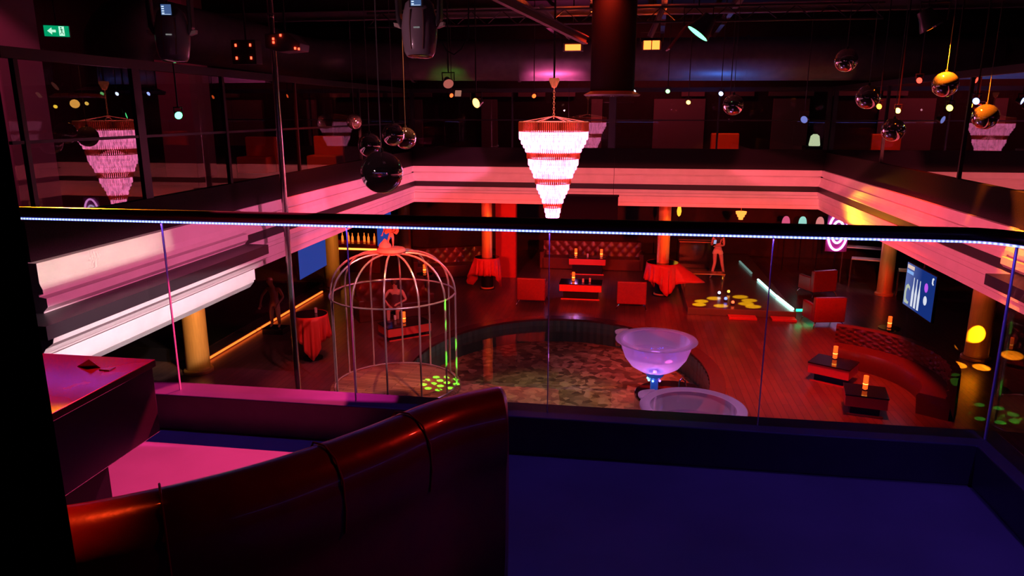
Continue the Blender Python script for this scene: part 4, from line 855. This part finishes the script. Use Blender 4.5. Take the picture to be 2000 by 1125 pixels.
# armchairs
arm0 = None
for x, y, rz, lb in [(-2.62, 21.0, 0, 'red armchair left of the glowing red table'), (0.32, 21.0, 0, 'red armchair right of the glowing red table'), (5.42, 19.9, 0.2, 'red armchair between the stage and the tufted sofa'), (6.1, 23.4, 0.4, 'red armchair far right before the bar'), (7.9, 12.9, 1.0, 'red armchair in shade at the lower right')]:
    if arm0 is None:
        t = arm0 = thing('armchair', lb, 'armchair', (x, y, 0), rz, 'red square armchairs')
        MB().box(-.42, .42, -.38, -.22, .17, .84).build('backrest', REDVELVET, t, bevel=0.03)
        for s in (-1, 1): MB().box(min(s*.42, s*.30), max(s*.42, s*.30), -.22, .38, .17, .62).build('armrest', REDVELVET, t, bevel=0.03)
        MB().box(-.30, .30, -.22, .38, .17, .45).build('seat', REDVELVET, t, bevel=0.03)
        for s in (-1, 1):
            for q in (-1, 1): MB().tube([(s*.34, q*.30, .17), (s*.40, q*.36, .10), (s*.43, q*.39, 0.01)], 0.014, 8).build('leg', CHROME, t, True)
    else:
        t = copy_tree(arm0); t.location = (x, y, 0); t.rotation_euler = (0, 0, rz); t['label'] = lb
# tufted sofas
def tufted(loc, rz, rad, a0, a1, label, h=0.8):
    t = thing('tufted_sofa', label, 'sofa', loc, rz, 'tufted lounge sofas')
    mb = MB(); nu, nv = 72, 14; V = []
    for i in range(nu+1):
        a = a0+(a1-a0)*i/nu; row = []
        for j in range(nv+1):
            u = i/nu*14; v = j/nv*4; q = abs(math.sin(PI*(u/1+v/1)/1))*abs(math.sin(PI*(u-v)))
            z = 0.38+(h-0.38)*j/nv; rr = rad+0.02*(1-j/nv)-0.05*(q**0.35)+0.04; row.append(mb.bm.verts.new((rr*math.cos(a), rr*math.sin(a), z)))
        b0_ = mb.bm.verts.new(((rad+0.16)*math.cos(a), (rad+0.16)*math.sin(a), h+0.02)); b1_ = mb.bm.verts.new(((rad+0.18)*math.cos(a), (rad+0.18)*math.sin(a), 0.06)); row += [b0_, b1_]; V.append(row)
    mb.bm.faces.new(V[0]); mb.bm.faces.new(V[-1][::-1])
    for i in range(nu):
        for j in range(nv+2): mb.bm.faces.new((V[i][j], V[i+1][j], V[i+1][j+1], V[i][j+1]))
    mb.build('backrest', BROWNLEATHER, t, True)
    mb = MB(); n = 40; A = []
    prof = [(rad+0.1, 0.0), (rad-0.45, 0.0), (rad-0.48, 0.36), (rad-0.44, 0.42), (rad+0.1, 0.42)]
    for i in range(n+1):
        a = a0+(a1-a0)*i/n; A.append([mb.bm.verts.new((r*math.cos(a), r*math.sin(a), z)) for r, z in prof])
    for p, q in zip(A, A[1:]):
        for j in range(len(prof)): k2 = (j+1) % len(prof); mb.bm.faces.new((p[j], p[k2], q[k2], q[j]))
    mb.bm.faces.new(A[0]); mb.bm.faces.new(A[-1][::-1]); mb.build('seat', BROWNLEATHER, t, True)
    mb = MB()
    for i in range(13):
        for j in range(3):
            a = a0+(a1-a0)*(i+0.5*(j % 2)+0.3)/13.2; mb.ball(((rad+0.01)*math.cos(a), (rad+0.01)*math.sin(a), 0.48+0.12*j), 0.016, 8)
    bb = mb.build('buttons', BROWNLEATHER, t, True); return t
tufted((4.25, 14.9, 0), 0, 2.15, -0.6, 1.25, 'curved tufted leather sofa behind the right candle tables', 0.82)
def straight_sofa(loc, w, label, rz=0):
    t = thing('tufted_sofa', label, 'sofa', loc, rz, 'tufted lounge sofas')
    mb = MB(); nu, nv = int(w*24), 12; V = []
    for i in range(nu+1):
        row = []
        for j in range(nv+1):
            u = i/24*6; v = j/nv*3; q = abs(math.sin(PI*(u+v)/2))*abs(math.sin(PI*(u-v)/2)); row.append(mb.bm.verts.new((-w/2+i/24, -0.05*(q**.4), 0.4+0.55*j/nv)))
        row += [mb.bm.verts.new((-w/2+i/24, .14, .97)), mb.bm.verts.new((-w/2+i/24, .16, .06))]; V.append(row)
    for i in range(nu):
        for j in range(nv+2): mb.bm.faces.new((V[i][j], V[i+1][j], V[i+1][j+1], V[i][j+1]))
    mb.build('backrest', BROWNLEATHER, t, True); MB().box(-w/2, w/2, -.62, .05, 0, .42).build('seat', BROWNLEATHER, t, bevel=0.03)
    for s in (-1, 1): MB().box(s*w/2-.08, s*w/2+.08, -.62, .14, 0, .62).build('armrest', BROWNLEATHER, t, bevel=0.03)
straight_sofa((-1.1, 26.6, 0), 3.6, 'long tufted sofa against the far wall behind the red table')
straight_sofa((-6.0, 24.6, 0), 2.6, 'tufted sofa far left beyond the cage dome', 0.4)
straight_sofa((-6.45, 19.25, 0), 2.0, 'dark tufted sofa behind the person at the cage', 0.6)
# red square pillar, backdrop screen
tag(MB().box(-4.32, -3.62, 24.3, 24.6, 0, 2.9).build('red_pillar', mat('red_lacquer_pillar', (0.62, 0.03, 0.02), 0.4)), 'wide red rectangular pillar behind the left central column', 'pillar')
tag(MB().box(-1.74, -0.16, 20.6, 20.68, 2.30, 3.28).build('rolled_screen', mat('navy_screen', (0.006, 0.003, 0.014), 0.8, spec=0.1)), 'dark navy hanging screen behind the tip of the chandelier', 'screen')
tag(MB().box(-1.76, -0.14, 20.58, 20.70, 3.28, 3.33).build('screen_case', BLACK), 'black case strip from which the navy screen hangs', 'screen case')
tag(MB().tube([(-1.6, 20.64, 3.33), (-1.6, 20.64, 6.38)], 0.006, 6).tube([(-0.3, 20.64, 3.33), (-0.3, 20.64, 6.38)], 0.006, 6).build('hanging_cable', BLACK), 'two thin cables holding the navy screen', 'cable')
# ================================================================= SCREENS
def tv(loc, rz, w, h, label, m, hang):
    t = thing('hanging_tv', label, 'television', loc, rz, 'hanging televisions')
    MB().box(-w/2-.02, w/2+.02, 0, .06, -h/2-.02, h/2+.02).build('casing', BLACK, t, bevel=0.006)
    s = MB().box(-w/2, w/2, -.006, 0, -h/2, h/2).build('screen', m, t)
    MB().tube([(0, .05, h/2), (0, .05, hang)], 0.02, 8).build('ceiling_pole', STEEL, t); return t, s
BLUES = glow('blue_screen', (0.016, 0.04, 0.25), 1.2)
tv((-7.2, 15.88, 2.36), PI/2+0.03, 1.62, 0.90, 'hanging television with plain blue screen on the left', BLUES, 0.53)
tv((-7.2, 21.1, 2.2), PI/2+0.03, 1.45, 0.96, 'smaller hanging television partly behind the handrail', BLUES, 0.69)
g = bpy.data.materials.new('ad_screen'); g.use_nodes = True; nt = g.node_tree; nt.nodes.clear(); MATS['ad_screen'] = g
o_ = nt.nodes.new('ShaderNodeOutputMaterial'); e_ = nt.nodes.new('ShaderNodeEmission'); tcn = nt.nodes.new('ShaderNodeTexCoord'); sx = nt.nodes.new('ShaderNodeSeparateXYZ')
rp = nt.nodes.new('ShaderNodeValToRGB'); rp.color_ramp.elements[0].color = (0.12, 0.16, 0.42, 1); rp.color_ramp.elements[1].color = (0.008, 0.03, 0.20, 1); rp.color_ramp.elements[1].position = 0.55
nt.links.new(tcn.outputs['Generated'], sx.inputs[0]); nt.links.new(sx.outputs[0], rp.inputs[0]); nt.links.new(rp.outputs[0], e_.inputs[0]); e_.inputs[1].default_value = 1.0; nt.links.new(e_.outputs[0], o_.inputs[0])
t, s = tv((6.3, 16.2, 1.88), -PI/2, 1.55, 0.95, 'hanging television showing three bottles on blue at the right', g, 1.05)
W_ = glow('ad_white', (0.75, 0.78, 0.9), 1.0)
for i in range(3):
    x = -0.30+i*0.17; zo = -0.05*i
    MB().prism([(x-.05, -.42), (x+.05, -.42), (x+.055, -.12), (x+.018, .08), (x+.015, .22), (x-.015, .22), (x-.018, .08), (x-.055, -.12)], 'y', -.009, -.006).build('bottle_picture', W_, s)
MB().prism([(-0.72, -.42), (-0.50, -.42), (-0.47, -.36), (-0.55, -.36), (-0.64, -.32), (-0.66, -.18), (-0.62, -.08), (-0.54, -.06), (-0.47, -.10), (-0.48, -.02), (-0.60, .02), (-0.70, -.04), (-0.75, -.2)], 'y', -.009, -.006).build('letter_picture', glow('ad_cream', (0.5, 0.55, 0.42), 1.0), s)
MB().box(-.74, -.36, -.009, -.006, .36, .44).build('headline_bar', glow('ad_peach', (0.8, 0.6, 0.5), 1.0), s)
MB().box(-.74, -.38, -.009, -.006, .25, .32).build('headline_bar', glow('ad_sky', (0.25, 0.45, 0.9), 1.0), s)
MB().prism([(0.36+.09*math.cos(a), .15+.10*math.sin(a)) for a in [2*PI*i/12 for i in range(12)]], 'y', -.009, -.006).build('badge', glow('ad_purple', (0.55, 0.10, 0.9), 1.0), s)
MB().prism([(0.38+.09*math.cos(a), -.12+.10*math.sin(a)) for a in [2*PI*i/12 for i in range(12)]], 'y', -.009, -.006).build('badge', W_, s)
MB().prism([(0.60, .40), (0.66, .43), (0.70, .40), (0.66, .38), (0.66, .32), (0.70, .29), (0.66, .27), (0.60, .30)], 'y', -.009, -.006).build('letter_picture', W_, s)

# ================================================================= LEFT PLATFORM WITH ORANGE STRIP
pf = thing('raised_platform', 'dark raised platform with an orange light strip on its edge', 'platform', (-9.8, 18, 0))
MB().box(-3.6, 0.42, -3.55, 3.3, 0, 0.32).build('deck', BLACKGLOSS, pf, bevel=0.01)
ol = glow('orange_strip', (1.0, 0.12, 0.015), 3.2)
for y0, y1 in ((-3.5, -1.1), (-1.04, -0.84), (-0.78, 3.2)): MB().box(0.42, 0.45, y0, y1, 0.03, 0.07).build('light_strip', ol, pf)
# stage and its strips
sg = thing('stage', 'low dark stage with green white light tubes on its right edge', 'stage', (3.4, 24, 0))
MB().box(-1.5, 1.45, -3.6, 5.0, 0, 0.2).build('deck', mat('stage_dark', (0.11, 0.10, 0.06), 0.25), sg, bevel=0.01)
mb = MB(); mb.box(-0.4, 0.35, -3.95, -3.62, 0, 0.06); mb.box(0.75, 1.4, -3.95, -3.62, 0, 0.06); mb.build('front_step', mat('red_lit_step', (0.65, 0.06, 0.04), 0.35), sg, bevel=0.005)  # red light on the step faces put into their colour
for p0, p1, c, s_ in [((1.38, -3.45, .24), (1.22, -2.0, .24), (0.55, 1.0, 0.85), 5), ((1.20, -1.9, .24), (1.05, 0.2, .24), (0.45, 0.9, 0.85), 3), ((1.0, 1.2, .24), (0.9, 3.2, .24), (0.3, 0.5, 0.45), 0.5), ((1.45, -3.56, .24), (1.95, -3.50, .24), (0.02, 1.0, 0.30), 4)]:
    MB().tube([p0, p1], 0.035, 10).build('light_tube', glow('tube_%g' % s_, c, s_), sg, True)
bt = thing('dj_booth', 'black booth with thin gold trim on the stage', 'booth', (2.75, 26.2, 0.202))
MB().box(-.75, .75, -.3, .3, 0, 1.0).build('body', BLACKGLOSS, bt, bevel=0.01); MB().box(-.8, .8, -.35, .35, 1.0, 1.04).build('counter', mat('booth_top', (0.12, 0.08, 0.04), 0.3), bt); MB().box(-.76, .76, -.315, -.3, .93, .95).build('trim', GOLD, bt)
bn = thing('glass_bench', 'low bench with a thin gold edge in the middle of the stage', 'bench', (2.6, 23.3, 0.202))
MB().box(-.65, .65, -.2, .2, .38, .42).build('seat', mat('bench_gold', (0.6, 0.35, 0.12), 0.25, 0.6), bn, bevel=0.005)
for s in (-1, 1): MB().box(s*.58-.02, s*.58+.02, -.18, .18, 0, .38).build('leg', CHROME, bn)
sl0 = None
for x, y, c, lb in ((2.95, 22.0, (0.6, 0.7, 1.0), 'small stage floor light glowing white'), (3.05, 21.3, (0.15, 0.2, 1.0), 'small stage floor light glowing blue'), (3.25, 22.2, (1.0, 0.35, 0.05), 'small stage floor light glowing orange'), (3.2, 20.9, (1.0, 0.10, 0.03), 'small red stage floor light nearest the edge')):
    t = thing('floor_light', lb, 'stage light', (x, y, 0.2), group='small floor lights on the stage')
    MB().lathe([(0.0, 0), (.06, 0), (.05, .05), (0, .05)], seg=16).build('base', BLACK, t, True); MB().ball((0, 0, .085), .045, 14).build('bulb', glow('fl_%g' % x, c, 3.5), t, True)
# arched lights, oval neon, far little chandelier
for x, c, lb in ((5.76, (0.75, 0.10, 0.22), 'pink arched light panel, leftmost of the three'), (6.33, (0.35, 0.75, 0.65), 'pale mint arched light panel, middle of the three'), (6.92, (0.75, 0.22, 0.22), 'salmon arched light panel, rightmost of the three')):
    pts = [(-.14, 0), (.14, 0), (.14, .30)] + [(.14*math.cos(a)**0.8 if math.cos(a) > 0 else -.14*(-math.cos(a))**0.8, .30+.26*math.sin(a)) for a in [PI*i/12 for i in range(1, 12)]] + [(-.14, .30)]
    t = thing('arched_light', lb, 'light panel', (x, 27.0, 1.42), group='arched light panels on the far right')
    MB().prism(pts, 'y', -.01, 0).build('glowing_face', glow('arch_%g' % x, c, 0.9), t); MB().prism([(u*1.12, v*1.06-.02) for u, v in pts], 'y', 0, .05).build('frame', BLACK, t)
    MB().tube([(0, 0.02, -.02), (0, 0.02, -1.42)], .02, 8).build('stand', BLACK, t)
nr = thing('oval_neon', 'tall oval neon light glowing pink and white beside the arched lights', 'neon light', (7.0, 25.0, 1.75))
for k2, (r, c, s_) in enumerate(((.30, (1.0, 0.35, 0.9), 5), (.18, (0.8, 0.6, 1.0), 4))):
    MB().tube([(r*math.cos(a), 0, r*2.0*math.sin(a)) for a in [2*PI*i/40 for i in range(40)]], .035, 8, closed=True).build('neon_tube', glow('neon_%d' % k2, c, s_), nr, True)
MB().box(-.34, .34, .05, .10, -.66, .66).build('backing', mat('neon_backing', (0.25, 0.03, 0.18), 0.4), nr)
MB().tube([(0, .08, -.66), (0, .08, -1.75)], .025, 8).build('stand', BLACK, nr)
fc = thing('small_chandelier', 'small amber chandelier far behind on the right', 'chandelier', (3.88, 25.0, 2.10))
for i, r in enumerate((.18, .13, .08)): MB().lathe([(r, 0), (r*0.9, -.09)], (0, 0, .27-i*.09), 20).build('tier', glow('amber_tier', (1.0, 0.28, 0.04), 2.0), fc, True)
MB().tube([(0, 0, .27), (0, 0, .80)], .01, 6).build('rod', GOLD, fc)
for x, y, z, c, lb in ((2.02, 27.2, 1.85, (1.0, 0.45, 0.03), 'amber flame-shaped wall light right of the right central column'), (1.5, 26.9, 1.85, (0.6, 0.3, 0.35), 'dim rose flame-shaped wall light beside the right central column')):
    t = thing('wall_light', lb, 'wall light', (x, y, z), group='flame-shaped lights')
    MB().lathe([(0, 0), (.06, .06), (.085, .2), (.05, .40), (0, .5)], seg=16).build('shade', glow('flame_%g' % x, c, 1.6 if x > 2 else .4), t, True); MB().tube([(0, 0, 0), (0, 0, -z)], .02, 6).build('stand', BLACK, t)
# bar shelf left far with orange-lit bottles
bs = thing('bar_counter', 'bar counter with orange glow far left behind the cage', 'bar', (-9.4, 24.6, 0))
MB().box(-.9, .9, -.3, .3, 0, 1.0).build('body', BROWNLEATHER, bs, bevel=0.01); MB().box(-1.0, 1.0, -.38, .38, 1.0, 1.05).build('counter', REDPANEL, bs); MB().box(-.8, .8, -.32, -.3, .82, .88).build('light_strip', glow('bar_strip', (1.0, .25, .03), 5), bs)
b0_ = None
for i in range(9):
    x = -9.4-.8+i*.2; lb = 'glowing bottle standing on the far left bar counter'
    if b0_ is None:
        t = b0_ = thing('bottle', lb, 'bottle', (x, 24.6, 1.05), group='bottles on the far left bar counter')
        MB().lathe([(0, 0), (.04, 0), (.04, .18), (.015, .24), (.015, .32), (0, .32)], seg=12).build('glass', mat('amber_bottle', (.8, .25, .05), .1, emit=(1, .2, .02), strength=1.2), t, True)  # orange lighting of the bottles put in as emission
    else: t = copy_tree(b0_); t.location = (x, 24.6+.06*(i % 3), 1.05)
# right hand bar with white plates/shelves behind the orange column
for i, (x, y, z, w) in enumerate(((7.9, 25.2, 1.25, 1.2), (8.0, 24.7, .95, 1.1), (8.9, 23.5, .85, .8))):
    t = thing('lit_shelf', ['topmost pale lit shelf left of the orange column', 'lower pale lit shelf left of the orange column', 'pale lit shelf between the orange column and the bottle screen'][i], 'shelf', (x, y, 0), -0.3, 'pale lit shelves on the right')
    MB().box(-w/2, w/2, -.2, .2, z-.04, z).build('board', mat('pale_board', (.75, .68, .62), .3), t, bevel=.006)
    for s in (-1, 1): MB().box(s*w/2-.02, s*w/2+.02, -.18, .18, 0, z-.04).build('upright', STEEL, t)
lamp('SPOT', 'shelf_lamp', (7.9, 22.6, 2.85), (1.0, .72, .6), 40, (8.0, 24.6, 1.0), .05, angle=60)
# glassware on tables
gl = mat('clear_glassware', (.8, .75, .75), .08, 0, trans=.0, coat=1)
g0 = None
for loc, lb in (((-0.95, 21.9, .5), 'empty glass right of the candle lamp on the glowing red table'), ((-1.15, 21.8, .5), 'small glass beside the candle lamp on the glowing red table'), ((-6.95, 15.3, 1.08), 'folded glass ashtray on the round table left of the cage'), ((-5.75, 17.4, .36), 'glass left of the candle lamp behind the cage'), ((-1.2, 25.35, .6), 'pale glass in the middle of the far long table')):
    if g0 is None:
        t = g0 = thing('drinking_glass', lb, 'glass', loc, group='glasses on the tables'); MB().lathe([(0, .005), (.03, .005), (.035, .12), (.032, .12), (.027, .012), (0, .012)], seg=16).build('cup', gl, t, True)
    else: t = copy_tree(g0); t.location = loc; t['label'] = lb
# upper rooms: orange seats, glowing jar, table lamps behind glass
for x, y, lb in ((-8.6, 20.5, 'orange lit sofa back behind the left glazing'), (-10.2, 19.5, 'second orange lit sofa back behind the left glazing'), (3.2, 25.0, 'orange lit chair behind the far glazing on the right')):
    t = thing('upper_sofa', lb, 'sofa', (x, y, 3.94), group='upper lounge sofas behind glass')
    MB().box(-.45, .45, 0, .18, .0, .98).build('backrest', mat('orange_seat', (.8, .10, .04), .5), t, bevel=.04); MB().box(-.45, .45, -.55, 0, .0, .45).build('seat', mat('orange_seat', (.8, .10, .04), .5), t, bevel=.04)
lamp('SPOT', 'upper_left_seat_lamp', (-8.5, 18.5, 6.2), (1, .15, .03), 60, (-8.9, 20.2, 4.7), .05, angle=60)
lamp('SPOT', 'upper_far_seat_lamp', (3.1, 23.4, 6.1), (1, .15, .03), 60, (3.2, 25.1, 4.8), .05, angle=40)
jr = thing('glowing_jar', 'pale glowing ice jar standing behind the far glazing', 'jar', (5.85, 24.4, 3.94))
MB().lathe([(.0, .62), (.16, .62), (.17, .66), (.13, .92), (.06, .98), (0, .98)], seg=20).build('jar_glass', mat('jar_ice', (.8, .9, .7), .2, emit=(.75, .95, .55), strength=.8, noise=(30, (.3, .5, .6))), jr, True); MB().box(-.3, .3, -.3, .3, 0, .62).build('stand', BLACK, jr)
# upper room ambient magenta lamps
lamp('AREA', 'upper_far_magenta', (0, 25.5, 7.8), (1, .07, .10), 45, (0, 27.6, 5.2), 6, 0.4)
lamp('AREA', 'upper_left_magenta', (-10, 14, 7.8), (1, .05, .14), 25, (-13, 14, 5), 6, 0.4)
# pillars on the left upper level
for x, y, w, lb in ((-9.3, 10.0, .8, 'pale square pillar behind the left glazing nearest the balcony'), (-11.4, 18.0, .9, 'pale square pillar far behind the left glazing')):
    tag(MB().box(x-w/2, x+w/2, y-w/2, y+w/2, 3.94, 8.7).build('square_pillar', mat('pillar_rose', (.42, .30, .34), .6)), lb, 'pillar')
lamp('SPOT', 'pillar_magenta', (-7.4, 7.4, 8.2), (1, .08, .22), 160, (-9.3, 9.8, 5.0), .1, angle=50)

# ================================================================= PATTERN BEAMS (multi-lens effect lamps above the frame)
def derby(loc, targets, color, power, cone, label):
    t = thing('effect_light', label, 'stage light', loc, group='multi-lens effect lights in the rig')
    MB().ball((0, 0, 0), .14, 20).build('dome', BLACKGLOSS, t, True); MB().box(-.12, .12, -.12, .12, .1, .22).build('base', FIXTURE, t, bevel=.01); MB().tube([(0, 0, .2), (0, 0, (8.7 if loc[2] > 4 else 2.9)-loc[2])], .015, 6).build('hanging_rod', STEEL, t)
    for tg in targets:
        d = (Vector(tg)-Vector(loc)).normalized(); lamp('SPOT', 'beam', Vector(loc)+d*.16, color, power, tg, .006, angle=cone, blend=.35, parent=t)
gt = []
for r, n, o in ((.14, 4, .3), (.34, 9, 0)):
    for i in range(n): a = 2*PI*i/n+o; gt.append((-3.62+r*math.cos(a), 13.72+r*1.1*math.sin(a), .15))
derby((-1.2, 10.8, 8.1), gt, (0.10, 1.0, 0.03), 22000, .85, 'effect light throwing green dots on the cage deck')
gt = []
for i in range(8): a = 2*PI*i/8; gt.append((7.05+.42*math.cos(a), 14.15+.42*math.sin(a), 0))
derby((1.6, 9.0, 8.1), gt, (0.05, 1.0, 0.10), 9000, .8, 'effect light throwing green dots beside the right column')
derby((-0.8, 17.6, 7.9), [(2.35, 21.2, .2), (2.75, 21.6, .2), (2.25, 20.8, .2), (2.85, 20.75, .2), (3.55, 21.9, .2), (3.75, 21.5, .2), (3.6, 21.1, .2), (3.75, 20.8, .2)], (1.0, 0.50, 0.005), 30000, 2.6, 'effect light throwing yellow spots on the stage')
derby((7.3, 14.4, 2.66), [(8.1, 17.35, .65), (7.35, 17.6, .0), (7.65, 17.0, .0), (8.1, 16.9, 0.0), (9.2, 17.9, .0)], (1.0, 0.45, 0.01), 12000, 6, 'effect light throwing yellow spots around the right column')
